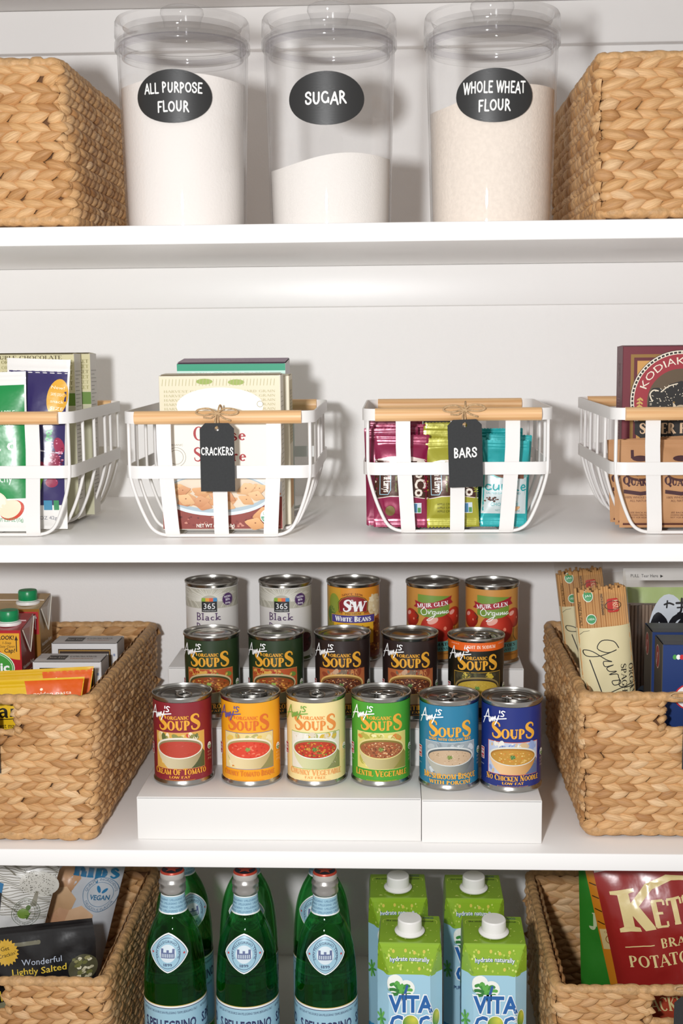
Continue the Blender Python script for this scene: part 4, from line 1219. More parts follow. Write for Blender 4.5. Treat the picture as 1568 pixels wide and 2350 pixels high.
def wire_basket(x0, x1, y0, dep, label, z=Z2):
    r = empty('wire_basket', ((x0 + x1) / 2, y0, z + .0003), 0, label, 'basket', 'white wire baskets with wooden handles')
    hw = (x1 - x0) / 2
    rc = .018
    zt, bh, th = .1445, .0140, .0018
    # two side bands bent round the corners, leaving room for the dowels
    dl = hw - .0155
    for s in (-1, 1):
        pts = [(s * dl, 0)]
        for k in range(7):
            a = PI / 2 * k / 6
            pts.append((s * (hw - rc + rc * sin(a)), rc - rc * cos(a)))
        for k in range(7):
            a = PI / 2 * k / 6
            pts.append((s * (hw - rc + rc * cos(a)), dep - rc + rc * sin(a)))
        pts.append((s * dl, dep))
        path = [(x, y, zt) for x, y in pts]
        def nrm(i, pts=pts):
            a, c = pts[max(i - 1, 0)], pts[min(i + 1, len(pts) - 1)]
            d = Vector((c[0] - a[0], c[1] - a[1], 0)).normalized()
            return Vector((d.y, -d.x, 0))
        b = MB(); b.strip(path, (0, 0, 1), bh, nrm, th)
        b.build('rim_band', M_WIRE, r, smooth=math.radians(40))
    for yy in (0, dep):
        b = MB()
        n = 20
        b.tube([(-dl - .001 + (2 * dl + .002) * k / 12, yy, zt) for k in range(13)], .0078, 20)
        b.build('wooden_handle', M_WOOD, r, smooth=math.radians(50))
    # middle band all round
    i0 = .0008
    p = rrpath(-hw + i0, i0 + .001, hw - i0, dep - i0 - .001, .0802, rc, .02)
    def nrm2(i):
        d = (p[(i + 1) % len(p)] - p[i - 1]).normalized()
        return Vector((d.y, -d.x, 0))
    b = MB(); b.strip(p, (0, 0, 1), .0150, nrm2, .0018, closed=True)
    b.build('middle_band', M_WIRE, r, smooth=math.radians(40))
    # wires running across, rim to rim under the floor
    prof = [(hw - .0055, zt - .006), (hw - .0055, .088), (hw - .0065, .072), (hw - .012, .050), (hw - .020, .028), (hw - .028, .0125), (hw - .038, .0052), (hw - .050, .0030)]
    prof = catmull(prof, 4)
    ys = [.0065, .066, .126, .186, dep - .066, dep - .0065]
    for k, yy in enumerate(ys):
        e = yy if k not in (0, len(ys) - 1) else yy
        def yo(zz, k=k, yy=yy):
            if k == 0: return yy + .010 * max(0, 1 - zz / .08)
            if k == len(ys) - 1: return yy - .010 * max(0, 1 - zz / .08)
            return yy
        ext = 0.0
        path = [(-x, yo(zz), zz) for x, zz in prof] + [(x, yo(zz), zz) for x, zz in prof[::-1]]
        if 0 < k < len(ys) - 1:
            path = [(x * (1 + .0032 / hw), y, zz) for x, y, zz in path]
        b = MB(); b.tube(path, .0021, 8, up=(0, 1, 0))
        b.build('wire', M_WIRE, r, smooth=True)
    # three flat straps running front to back
    for xx in (-hw + .0475, .0, hw - .0475):
        q = [(.0032, zt - .004), (.0042, .088), (.0070, .050), (.0098, .022), (.0118, .0085), (.0165, .0020), (.026, .0012)]
        q = catmull(q, 3)
        path = [(xx * (1 - .10 * max(0, 1 - zz / .1)), yy, zz) for yy, zz in q] + [(xx * .9, dep - yy, zz) for yy, zz in q[::-1]]
        def nm(i, path=path):
            a, c = Vector(path[max(i - 1, 0)]), Vector(path[min(i + 1, len(path) - 1)])
            d = (c - a).normalized()
            return d.cross(Vector((1, 0, 0)))
        b = MB(); b.strip(path, (1, 0, 0), .0172, nm, .0016)
        b.build('strap', M_WIRE, r, smooth=math.radians(40))
    return r
wire_basket(-.6095, -.3847, .0440, .285, 'white wire basket with snack pouches at the left end of its shelf')
wire_basket(-.3212, -.0966, .0350, .285, 'white wire basket holding cracker boxes with a crackers tag')
wire_basket(-.0404, .1842, .0640, .245, 'white wire basket full of snack bars with a bars tag')
wire_basket(.2507, .4755, .0500, .300, 'white wire basket with pancake mix and oat bags at the right end')

# ------------------------------------------------------------------ chalkboard tags tied on with twine
M_TWINE = mat('jute_twine', '#c8a67c', 0.9, bump=.8, bscale=900, var=.3, vscale=300)
def tie(path, rad, parent, name='twine'):
    b = MB(); b.tube(catmull([tuple(p) for p in path], 6), rad, 7)
    return b.build(name, M_TWINE, parent, smooth=True)
def hang_tag(loc, ry, txt, label, w=.040, h=.0795, rod=.0078, rod_y=.012, size=.0095, wd=.034, dv=.0, bow=1.0):
    """loc = centre of the top edge of the card; the rod it hangs from runs behind the knot, above the card"""
    r = empty('hang_tag', loc, 0, label, 'tag')
    r.rotation_euler = (0, ry, 0)
    c = w * .16
    out = [(-w / 2, -h), (w / 2, -h), (w / 2, -c * 1.0), (w / 2 - c, 0), (-w / 2 + c, 0), (-w / 2, -c * 1.0)]
    hole = [(.0028 * cos(-2 * PI * i / 16), -.0065 + .0028 * sin(-2 * PI * i / 16)) for i in range(16)]
    b = MB()
    tris = tessellate_polygon([[Vector((x, y, 0)) for x, y in out], [Vector((x, y, 0)) for x, y in hole]])
    al = out + hole
    b.add([(x, -.0004, y) for x, y in al], tris); b.add([(x, .0004, y) for x, y in al], [t[::-1] for t in tris])
    n = len(out)
    for lo, k in ((0, len(out)), (len(out), len(hole))):
        for i in range(k):
            j = (i + 1) % k
            b.add([(al[lo + i][0], -.0004, al[lo + i][1]), (al[lo + j][0], -.0004, al[lo + j][1]), (al[lo + j][0], .0004, al[lo + j][1]), (al[lo + i][0], .0004, al[lo + i][1])], [(0, 1, 2, 3)])
    cd = b.build('card', mat('chalk_card', '#2b2c2d', 0.8, var=.12, vscale=400, bump=.1, bscale=700), r)
    A = Art(.0002, .02)
    if txt: A.text(txt, 0, -h * .5 + dv, size, '#f6f4ef', 'marker', width=wd, jitter=.05)
    if txt: A.build('lettering', cd, planemap((0, -.0005, 0), (1, 0, 0), (0, 0, 1)), M_CHALK)
    ky = rod_y - rod - .0018
    kz = rod * .9 + .004
    # loop through the hole and round the rod, then a bow
    cz = kz - .002
    loop = [(0, -.0022, -.0065), (.001, ky * .6, 0), (.0008, ky, kz)]
    tie(loop, .0011, r)
    tie([(-.0012, .0022, -.0065), (-.002, ky * .4, .001), (-.001, ky, kz)], .0011, r)
    rp = []
    for k in range(17):
        a = 2 * PI * k / 16
        rp.append((.001 + .002 * sin(a * .5), rod_y - (rod + .0012) * cos(a), kz + (rod + .0012) * sin(a)))
    b = MB(); b.tube(rp, .0011, 7); b.build('twine', M_TWINE, r, smooth=True)
    for s in (-1, 1):
        tie([(0, ky - .0005, kz), (s * .009 * bow, ky - .003, kz + .0055), (s * .021 * bow, ky - .003, kz + .0045), (s * .024 * bow, ky - .003, kz + .0005), (s * .016 * bow, ky - .003, kz - .0018), (s * .005, ky - .002, kz - .0005), (0, ky - .001, kz)], .0011, r, 'bow')
        tie([(0, ky - .001, kz), (s * .007, ky - .002, kz - .005), (s * .016, ky - .001, kz - .0065 - .002 * s)], .0011, r, 'bow')
    b = MB()
    b.lathe([(.0001, -.0022), (.0016, -.0016), (.0022, 0), (.0016, .0016), (.0001, .0022)], 10)
    k = b.build('knot', M_TWINE, r, smooth=True); k.location = (0, ky - .001, kz)
    return r
hang_tag((-.2083, .0198, .1390), .0, 'CRACKERS', 'black card tag reading crackers, tied to a wooden handle', rod_y=.0152, size=.0085, wd=.0375, dv=.003)
hang_tag((.0788, .0492, .1395), -.03, 'BARS', 'black card tag reading bars, tied to a wooden handle', rod_y=.0148, size=.0105, wd=.0275, dv=-.004)
hang_tag((.3580, .0360, -.1985), .0, '', 'black card tag on twine at the pasta basket', bow=1.5, rod_y=.0095, rod=.0062)
hang_tag((-.5000, .0085, -.1985), .0, '', 'black card tag on the broth carton basket, cut by the left picture edge', rod_y=.0095, rod=.0062, w=.048)
hang_tag((.3560, .0165, -.5560), .0, 'CHIPS', 'black card tag on the chip bag basket', w=.048, h=.09, rod_y=.0095, rod=.0062)

# ------------------------------------------------------------------ cardboard boxes and pouches
m = .001
def card_box(name, loc, rot, w, d, h, cols, label, cat='box', front=None, top=None, right=None, left=None, group=None, flap=True, mt=None):
    """origin at the middle of the front bottom edge; cols = front, sides, top"""
    mt = mt or M_CARD
    r = empty(name, loc, 0, label, cat, group)
    r.rotation_euler = rot
    b = MB()
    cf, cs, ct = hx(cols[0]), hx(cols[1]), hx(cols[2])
    x0, x1 = -w / 2, w / 2
    e = .0008
    b.add([(x0 + e, 0, 0), (x1 - e, 0, 0), (x1 - e, 0, h), (x0 + e, 0, h)], [(0, 1, 2, 3)], cf)
    b.add([(x0 + e, d, 0), (x1 - e, d, 0), (x1 - e, d, h), (x0 + e, d, h)], [(3, 2, 1, 0)], cf)
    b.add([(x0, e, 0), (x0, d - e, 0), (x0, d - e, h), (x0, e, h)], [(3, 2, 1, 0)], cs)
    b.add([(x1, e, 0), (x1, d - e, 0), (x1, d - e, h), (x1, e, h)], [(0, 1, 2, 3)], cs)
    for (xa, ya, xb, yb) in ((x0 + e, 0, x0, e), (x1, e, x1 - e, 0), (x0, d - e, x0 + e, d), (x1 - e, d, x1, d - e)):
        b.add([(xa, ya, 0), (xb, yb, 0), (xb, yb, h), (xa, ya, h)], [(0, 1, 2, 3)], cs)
    b.add([(x0, e, 0), (x0 + e, 0, 0), (x1 - e, 0, 0), (x1, e, 0), (x1, d - e, 0), (x1 - e, d, 0), (x0 + e, d, 0), (x0, d - e, 0)], [(0, 1, 2, 3, 4, 5, 6, 7)], cs)
    b.add([(x0 + .001, .001, h - .004), (x1 - .001, .001, h - .004), (x1 - .001, d - .001, h - .004), (x0 + .001, d - .001, h - .004)], [(0, 1, 2, 3)], hx('#6b5d4c'))
    b.build('box_body', mt, r)
    b = MB()
    gp = .0016
    b.add([(x0 + gp, 0, h), (x1 - gp, 0, h), (x1 - gp, d * .3, h + .0012), (x1 - gp, d, h + .0002), (x0 + gp, d, h + .0002), (x0 + gp, d * .3, h + .0012),
           (x0 + gp, 0, h - .0006), (x1 - gp, 0, h - .0006), (x1 - gp, d, h - .0006), (x0 + gp, d, h - .0006)],
          [(0, 1, 2, 5), (5, 2, 3, 4), (6, 9, 8, 7), (0, 6, 7, 1), (3, 8, 9, 4), (1, 7, 8, 3, 2), (0, 5, 4, 9, 6)], ct)
    fo = b.build('top_flap', mt, r)
    if front: front.build('front_print', r, planemap((0, 0, 0), (1, 0, 0), (0, 0, 1)), mt)
    if top: top.build('top_print', fo, planemap((0, 0, h + .0012), (1, 0, 0), (0, 1, 0)), mt)
    if right: right.build('side_print', r, planemap((x1, 0, 0), (0, 1, 0), (0, 0, 1)), mt)
    if left: left.build('side_print', r, planemap((x0, d, 0), (0, -1, 0), (0, 0, 1)), mt)
    return r
def pouch(name, loc, rot, w, h, t, base, label, cat, art=None, mt=None, seed=1, crimp=(.010, .010), wr=.0012, pinch=.05, zig=0.0, group=None, bands=None, back=None, nu=26, nv=40, power=2.2, shape=None, crimp_col=None):
    mt = mt or M_FILM
    r = empty(name, loc, 0, label, cat, group)
    r.rotation_euler = rot
    def bul(u, v):
        q = min(1.0, max(0.0, (v - crimp[0]) / (h * .28))) if crimp[0] >= 0 else 1.0
        q2 = min(1.0, max(0.0, (h - crimp[1] - v) / (h * .28)))
        s = sin(q * PI / 2) ** .8 * sin(q2 * PI / 2) ** .8
        e = max(0.0, 1 - abs(2 * u / w) ** power)
        return s * e ** .75
    def fr(u, v, hh, sgn=-1):
        bb = bul(u, v)
        side = max(0.0, 1 - abs(2 * u / w) ** 6)
        nz = noise.noise(Vector((u * 38 + seed * 7.3, v * 26, seed * 1.7 + sgn))) * wr + noise.noise(Vector((u * 95 + seed, v * 60, seed + 5.0))) * wr * .4
        x = u * (1 - pinch * sin(PI * min(1, max(0, v / h))) )
        if shape: x = shape(u, v)
        zz = v + u * math.tan(rot[1]) * (1 - min(1.0, v / h)) ** 3
        y = sgn * (bb * t / 2 + .0006 + hh) + nz * side * min(1, bb * 3 + .25)
        if 0 <= v < crimp[0] * .9 or v > h - crimp[1] * .9: y += .0004 * sin(v * 2 * PI / .0022) * (1 if sgn < 0 else 1)
        return Vector((x, y, zz))
    b = MB()
    cc = crimp_col or base
    def colour(v):
        if bands:
            c = bands[0][1]
            for z, q in bands:
                if v >= z: c = q
            return hx(c)
        return hx(base)
    vs_ = sorted(set([h * j / nv for j in range(nv + 1)] + [crimp[0] * k / 6 for k in range(7)] + [h - crimp[1] * k / 6 for k in range(7)] + ([z for z, _ in bands] if bands else [])))
    vs_ = [v for v in vs_ if 0 <= v <= h]
    for sgn in (-1, 1):
        base_i = len(b.v)
        for v in vs_:
            for i in range(nu + 1):
                u = -w / 2 + w * i / nu
                vv = v
                if zig and v == vs_[-1]: vv = v + (zig if i % 2 else 0)
                if zig and v == vs_[0]: vv = v - (zig if i % 2 else 0)
                p = fr(u, v, 0, sgn); p.z = vv if vv != v else p.z
                if i in (0, nu): p.y = 0
                b.v.append(tuple(p))
        for j in range(len(vs_) - 1):
            c = colour((vs_[j] + vs_[j + 1]) / 2)
            if back and sgn > 0: c = hx(back)
            for i in range(nu):
                q = base_i + j * (nu + 1) + i
                f = (q, q + 1, q + nu + 2, q + nu + 1)
                b.face(f if sgn < 0 else f[::-1], c)
    b.build('pouch_body', mt, r, smooth=True, recalc=False)
    if art: art.build('pouch_print', r, lambda u, v, hh: fr(u, v, hh), mt)
    return r

# ---- cracker basket
def cracker_front(w, h):
    A = Art(.00012, .03)
    A.rect(-w / 2 + .001, h - .046, w / 2 - .001, h - .001, '#d8d0b4')
    A.up()
    R = random.Random(5)
    for k in range(34):                                   # fine engraved top band
        u = -w / 2 + .004 + k * (w - .008) / 34
        A.stroke([(u, h - .012), (u + .001, h - .004)], .0006, '#a8a06e', caps=False)
    for k in range(5):
        A.text('HARVEST GARDEN FARM ORCHARD GRAIN', 0, h - .020 - k * .0052, .0028, '#b5ac84', 'serif', width=w - .012)
    A.ell(-.018, h - .007, .010, .0035, '#8ca03f', 12); A.ell(.020, h - .008, .010, .0035, '#8ca03f', 12)
    A.up().ell(0, h - .036, .052, .022, '#f3f0e4', 30)
    A.ring(.048, h - .034, .0035, .0035, .0006, '#8f8762'); A.text('2', .057, h - .036, .005, '#8f8762', 'serif')
    A.up().rect(-w / 2 + .0005, .058, w / 2 - .0005, h - .047, '#eee9dd')
    A.up()
    A.text('Cheese', -.001, .108, .0165, '#a3242c', 'serif', width=.064); A.text('Square', -.001, .083, .0165, '#a3242c', 'serif', width=.064)
    A.text('BAKED CRACKERS', 0, .069, .0045, '#7c3a2c', 'serif', width=.05)
    A.ring(-.054, .088, .0115, .0115, .0005, '#8a8478'); A.ring(-.054, .088, .0085, .0085, .0005, '#8a8478')
    A.text('ORGANIC', -.054, .1015, .0024, '#8a8478', 'sans', width=.017)
    # photograph of crackers on a plate
    A.rect(-w / 2 + .0005, .0008, w / 2 - .0005, .058, '#8a3a30')
    A.up().rect(-w / 2 + .0005, .040, w / 2 - .0005, .058, '#d9dde0')
    A.ell(-.006, .043, .066, .0265, '#d9e2e6', 40); A.up().ell(-.006, .044, .063, .0235, '#a9bcc6', 40); A.up().ell(-.006, .0455, .060, .0205, '#e0d2bd', 40)
    A.up().speck(-w / 2 + .003, .002, w / 2 - .003, .016, 60, .0024, ['#b8675a', '#7c2c26', '#c98876', '#5f1f1c'], 8)
    A.up()
    def crk(u, v, s, rot, c):
        q = [(-1.1, -.05), (-.95, -.25), (-.15, -.85), (.05, -.85), (1.0, -.3), (1.08, -.1), (.25, .72), (.05, .78), (-.9, .2)]
        q = [(x * s, y * s * .78) for x, y in q]
        q = [(u + x * cos(rot) - y * sin(rot), v + x * sin(rot) + y * cos(rot)) for x, y in q]
        A.poly(q, vgrad(mixc(c, '#7a3416', .35), mixc(c, '#fff0c8', .25), v - s, v + s))
        A.up().ell(u, v + s * .05, s * .09, s * .07, '#8a4a1c', 6)
    for k in range(30):
        u = R.uniform(-.058, .046); v = .056 - R.uniform(0, .030) * (1 - (u / .075) ** 2)
        crk(u, max(.030, min(.050, v)), R.uniform(.0085, .0125), R.uniform(-.5, .5), R.choice(['#dc9a5c', '#e2aa6c', '#d08850', '#e8b880']))
    crk(.050, .020, .013, .3, '#dc9650'); crk(.040, .008, .012, -.2, '#e0a05a'); crk(.062, .044, .009, .1, '#d4733c')
    A.up().text('NET WT 6 OZ (168g)', -.008, .0035, .0042, '#fff6ea', 'sans', bold=.015, width=.046)
    A.up().ell(.055, .0165, .0088, .0088, '#f4f4ec', 24); A.up().ell(.055, .0165, .0078, .0078, '#4c9a76', 24, a0=180, a1=360)
    A.up().text('USDA', .055, .0185, .0036, '#4c9a76', 'sans', width=.011); A.text('ORGANIC', .055, .0125, .0026, '#ffffff', 'sans', width=.0125)
    A.clip = None
    return A
def side_text(d, h, col, n=26, seed=3, u0=.004):
    A = Art(.00012, .03); R = random.Random(seed)
    for k in range(n):
        v = h * .12 + k * h * .8 / n
        A.stroke([(u0, v), (u0 + (d - 2 * u0) * R.uniform(.5, 1), v)], .0009, col, caps=False)
    return A
w1, h1 = .1455, .185
A2 = Art(.00012, .03); A2.rect(-w1 / 2 + .002, .001, w1 / 2 - .002, .040, '#ded5bf').up().text('STONEGROUND CRACKERS', 0, .010, .004, '#8a7c58', 'serif', width=.10)
card_box('cracker_box', (-.2105, .0700, .0075), (.022, 0, 0), w1, .040, h1, ('#e9e3d2', '#dfd8c8', '#ddd2b8'), 'cream cracker box with a cracker photo, front of the crackers basket', front=cracker_front(w1, h1), top=A2, right=side_text(.04, h1, '#a89f8c'))
AS = Art(.00012, .03); AS.rect(.002, .02, .044, .06, '#c8903f'); AS.rect(.002, .10, .044, .178, '#b9a878'); AS.up().text('BY', .018, .160, .006, '#6f6238', 'serif')
for k in range(16): AS.stroke([(.006, .165 - k * .004), (.038, .165 - k * .004)], .0008, '#8d7c4c', caps=False)
card_box('cracker_box', (-.2015, .1180, .0065), (.02, 0, 0), .1400, .046, .184, ('#e2dac4', '#d6cbb0', '#ddd2b8'), 'cream cracker box standing behind the front cracker box', right=AS)
AT = Art(.00012, .03)
AT.rect(-.069, .150, .069, .1625, '#2f8a6a').up().rect(-.069, .164, .069, .1955, '#c9e6dc').up()
AT.rect(-.069, .190, .069, .1985, '#2c9a78'); AT.rect(-.069, .174, .069, .180, '#3aa583').up()
AT.text('BAKED VEGGIE CRISPS', 0, .1835, .0045, '#ffffff', 'sans', bold=.02, width=.10)
AT.rect(.055, .150, .069, .176, '#7a4a9a')
AP = Art(.00012, .03); AP.rect(-.069, .002, .069, .054, '#9a8296').up().text('SUPERFOOD CRACKERS', 0, .024, .006, '#cbbccb', 'sans', width=.09)
card_box('cracker_box', (-.2095, .1880, .0065), (.09, 0, -.015), .1385, .056, .199, ('#2f8a6a', '#cfc9cc', '#93798f'), 'teal green box with a purple top at the back of the crackers basket', front=AT, top=AP, right=side_text(.056, .199, '#8a7f90'))

# ---- left basket: two boxes and two pouches
def leftbox(seed):
    A = Art(.00012, .03); R = random.Random(seed)
    A.rect(-.075, .163, .075, .211, '#cfc79c').up()
    for k in range(6): A.text('HARVEST FARM ORCHARD GARDEN MARKET', 0, .166 + k * .0068, .0042, R.choice(['#9a9456', '#847d4a', '#a59f6e']), 'serif', width=.146)
    A.text('BEST DOUBLE CHOCOLATE', 0, .2055, .0046, '#5c5030', 'serif', width=.12)
    A.rect(-.075, .146, .075, .162, '#5b7d22'); A.rect(-.075, .0, .075, .145, '#b5b295').up()
    A.text('CO', .05, .105, .013, '#4a4538', 'serif'); A.text('PEANUT', .048, .088, .006, '#4a4538', 'serif')
    return A
for k, (yy, xx, lb) in enumerate(((.176, -.4868, 'cream and green box just behind the purple pouch, left basket'), (.2180, -.4765, 'cream and green box at the very back of the left basket'))):
    AS = side_text(.036, .212, '#8d8a80', 34, 4 + k)
    ATp = Art(.00012, .03); ATp.rect(-.073, .001, .073, .033, '#c9bd96').up().text('DOUBLE CHOCOLATE RECIPE', 0, .012, .006, '#5c5238', 'serif', width=.12)
    card_box('snack_box', (xx, yy, .0065), (-.01 - .004 * k, 0, 0), .150, .036, .212, ('#cdc6a4', '#cfcac2', '#c6ba94'), lb, front=leftbox(k), top=ATp, right=AS)
A = Art(.0002, .008)
A.rect(-.0365, .030, .0365, .194, '#31285e').up()
A.ell(.026, .162, .0125, .0225, '#e0a832', 26, -.12).up()
for k, q in enumerate(('New!', 'SAME GREAT', 'snack', 'SIZE')): A.text(q, .026, .172 - k * .0085, .0038, '#fff3d8', 'sans', width=.016, rot=-.08)
A.ell(.030, .103, .0060, .0105, '#9c2a4e', 14, .25); A.ell(.024, .085, .0080, .0100, '#8c2244', 14, .1); A.ell(.008, .077, .0078, .0068, '#a03052', 14); A.ell(.022, .058, .0075, .0060, '#93284a', 14)
A.up().speck(.0, .052, .037, .112, 70, .0016, ['#c9688a', '#6e1632', '#d68aa2'], 4, lambda u, v: (u - .024) ** 2 + ((v - .084) * .45) ** 2 < .0125 ** 2)
A.ell(-.010, .070, .018, .034, '#6fae2a', 24, .3); A.poly([(-.03, .030), (.0, .030), (.012, .062), (-.01, .10), (-.03, .10)], '#7ab82c')
A.ell(-.022, .155, .008, .016, '#6fae2a', 16); A.stroke([(-.02, .1), (.034, .094)], .0016, '#d8d4e4'); A.text('g', .018, .113, .014, '#3aa05c', 'sans', bold=.02); A.text('1.5 OZ 42g', .012, .012, .0045, '#8b8b94', 'sans', width=.03)
A.rect(.012, .024, .022, .036, '#3f86a8'); A.rect(.024, .024, .030, .036, '#3a8a5a')
pouch('snack_pouch', (-.4440, .0890, .006), (-.055, .04, 0), .078, .208, .026, '#e9e6e2', 'purple snack pouch with a yellow oval and berries, left basket', 'pouch', A, seed=3, crimp=(.004, .020))
A = Art(.0002, .008)
A.rect(-.048, .040, .048, .176, '#0f8742').up()
A.text('ORGANIC APPLE', .012, .140, .006, '#d6efdc', 'sans', width=.05); A.text('baked', .022, .128, .0055, '#c8e6d0', 'sans'); A.text('rea d', .012, .098, .014, '#f2f7ef', 'sans', bold=.02, width=.05); A.text('crunchy', .012, .060, .0095, '#e0f0e2', 'sans', width=.036)
A.stroke([(-.04, .0775), (.045, .074)], .0012, '#cfe9d4'); A.ell(-.012, .050, .018, .018, '#c24a52', 24)
A.up().ell(.002, .034, .020, .016, '#f0e0c8', 28, .2); A.ell(.026, .026, .016, .011, '#c8452f', 24, .5); A.up().ell(.024, .0275, .0145, .010, '#f0dcc0', 24, .5); A.ell(.002, .034, .018, .0145, '#f5ead6', 28, .2)
A.text('NET WT 0.53 OZ (15g)', .018, .012, .0045, '#58a070', 'sans', width=.04)
pouch('snack_pouch', (-.4900, .0690, .006), (-.045, -.03, 0), .100, .192, .022, '#e8e8e4', 'green snack pouch with apple slices at the left picture edge', 'pouch', A, seed=5, crimp=(.004, .016))

# ---- bars
def bar(loc, rot, w, h, kind, label, seed, group):
    A = None
    if kind in ('maroon', 'lime'):
        cc = {'maroon': '#8e1c47', 'lime': '#a7a432'}[kind]
        A = Art(.0002, .006)
        A.poly([(-w / 2, .034), (-w * .2, .0375), (w * .2, .0375), (w / 2, .034), (w / 2, h - .030), (w * .2, h - .026), (-w * .2, h - .026), (-w / 2, h - .030)], '#f0e0d8')
        A.up().poly([(-w / 2, .035), (-w * .2, .0385), (w * .2, .0385), (w / 2, .035), (w / 2, h - .031), (-w / 2, h - .031)], '#4a281c').up()
        A.text('Luna & Larrys', -w * .33, .058, .0085, '#f2ebe0', 'sans', rot=-PI / 2, width=.030, bold=.02)
        A.stroke([(-w * .40, .040), (-w * .40, .078), (-w * .20, .078), (-w * .20, .046), (-w * .25, .040), (-w * .40, .040)], .0009, '#9cc4d4')
        A.text('GLUTEN FREE - RAW - ORGANIC', -w * .12, .062, .0026, '#8a9a5a', 'sans', rot=-PI / 2, width=.038)
        A.text('LIVE FREE COCONUT', w * .02, .062, .0042, '#e8d8cc', 'sans', rot=-PI / 2, width=.036, bold=.01)
        A.text('CoCo', w * .26, .060, .013, '#f3e9dc', 'sans', rot=-PI / 2, width=.045, bold=.03)
        A.text('TART CHERRY' if kind == 'maroon' else 'APPLE CINNAMON', w * .42, .064, .0055, '#b02048' if kind == 'maroon' else '#c4c040', 'sans', rot=-PI / 2, width=.044, bold=.02)
        if kind == 'maroon':
            A.ell(-w * .2, .020, .006, .0065, '#7a6a3c', 14); A.ell(w * .14, .027, .005, .005, '#86305a', 12)
        else:
            for k in range(3): A.text('APPLE CINNAMON', -w * .06, .027 - k * .0045, .0028, '#5c5a20', 'sans', width=.03)
        A.rect(w * .20, .017, w * .38, .030, '#d8e4ec').up().rect(w * .22, .018, w * .30, .029, '#4a86b0'); A.rect(w * .31, .018, w * .37, .024, '#5a9a5c')
        base = cc
    elif kind == 'teal':
        base = '#27a8ab'
        A = Art(.0002, .006)
        A.rect(-w / 2, .016, w / 2 - .002, h - .030, '#cfd9da').up()
        A.poly([(-w / 2, .066), (-w * .2, .060), (w * .2, .058), (w / 2, .061), (w / 2, h - .030), (-w / 2, h - .030)], '#79b8b4'); A.up().poly([(-w * .42, .066), (-w * .1, .060), (w * .4, .059), (w * .4, .070), (-w * .2, .071)], '#7a4c36')
        cu = [[(-.018, .8), (-.022, .9), (-.024, .4), (-.021, .05), (-.017, .2)], [(-.014, .95), (-.0145, .3), (-.012, .05), (-.0085, .4), (-.008, .95), (-.0078, .1)], [(-.004, .95), (-.0038, .1), (-.003, .7), (.0005, .95)], [(.009, .8), (.005, .95), (.003, .4), (.0055, .05), (.009, .5), (.0095, .95), (.0095, .1)], [(.0145, 1.6), (.0135, .3), (.0165, .05)], [(.0195, .45), (.0245, .6), (.022, .98), (.0195, .5), (.0215, .05), (.025, .2)]]
        for q in cu: A.stroke([(a_, .0445 + b_ * .0075) for a_, b_ in q], .0016, '#1f9fa2', smooth=4)
        A.text('SALTED DARK ALMOND', -.002, .0400, .0024, '#5aa9ac', 'sans', width=.042)
        A.text('DARK', .006, .0310, .0042, '#5fb0b2', 'sans', width=.018); A.text('CHOCOLATE', .0, .0255, .0042, '#5fb0b2', 'sans', width=.034)
        A.speck(-.024, .031, -.008, .036, 16, .0020, ['#4a2c22', '#6e4636', '#38201a'], 5); A.ell(.012, .021, .008, .0026, '#d8a878', 14, .5)
        A.text('NET WT 1.59 OZ (45g)', .004, .019, .0022, '#77aaaa', 'sans', width=.03)
    else:
        base = kind
    return pouch('snack_bar', loc, rot, w, h, .016, base, label, 'bar', A, mt=M_FOIL, seed=seed, crimp=(.011, .011), wr=.0016, pinch=.02, zig=.0009, group=group, nu=30, nv=24, power=4)
for k, (x, y, hh, ry, kind) in enumerate(((.0040, .0930, .112, .02, 'maroon'), (-.0050, .1120, .119, -.02, '#861a44'), (.0020, .1310, .122, .01, '#8e1c47'), (-.0040, .1500, .126, -.015, '#7c1840'), (-.0010, .1690, .129, .0, '#8e1c47'))):
    lb = ['maroon and brown snack bar at the front of the bars basket', 'maroon snack bar second from the front of its row', 'maroon snack bar third from the front of its row', 'maroon snack bar fourth from the front of its row', 'maroon snack bar at the back of its row'][k]
    bar((x, y, .0068), (-.02, ry, 0), .066, hh, kind, lb, 20 + k, 'snack bars in the wire basket')
for k, (x, y, hh, ry, kind) in enumerate(((.0675, .0930, .108, -.03, 'lime'), (.0620, .1120, .120, .02, '#a7a432'), (.0670, .1310, .124, -.01, '#9c9a2c'), (.0650, .1500, .128, .0, '#23263c'))):
    lb = ['lime green and brown snack bar beside the maroon bars', 'lime green snack bar second from the front of its row', 'lime green snack bar third from the front of its row', 'dark blue wrapped snack bar behind the lime green bars'][k]
    bar((x, y, .0068), (-.02, ry, 0), .064, hh, kind, lb, 30 + k, 'snack bars in the wire basket')
for k, (x, y, hh, ry, kind) in enumerate(((.1285, .0940, .104, .03, 'teal'), (.1310, .1130, .110, .05, '#2ba7aa'), (.1270, .1320, .116, .0, '#27a8ab'))):
    lb = ['white and teal snack bar at the right front of the bars basket', 'teal snack bar second from the front of its row', 'teal snack bar at the back of its row'][k]
    bar((x, y, .0068), (-.02, ry, 0), .056, hh, kind, lb, 40 + k, 'snack bars in the wire basket')

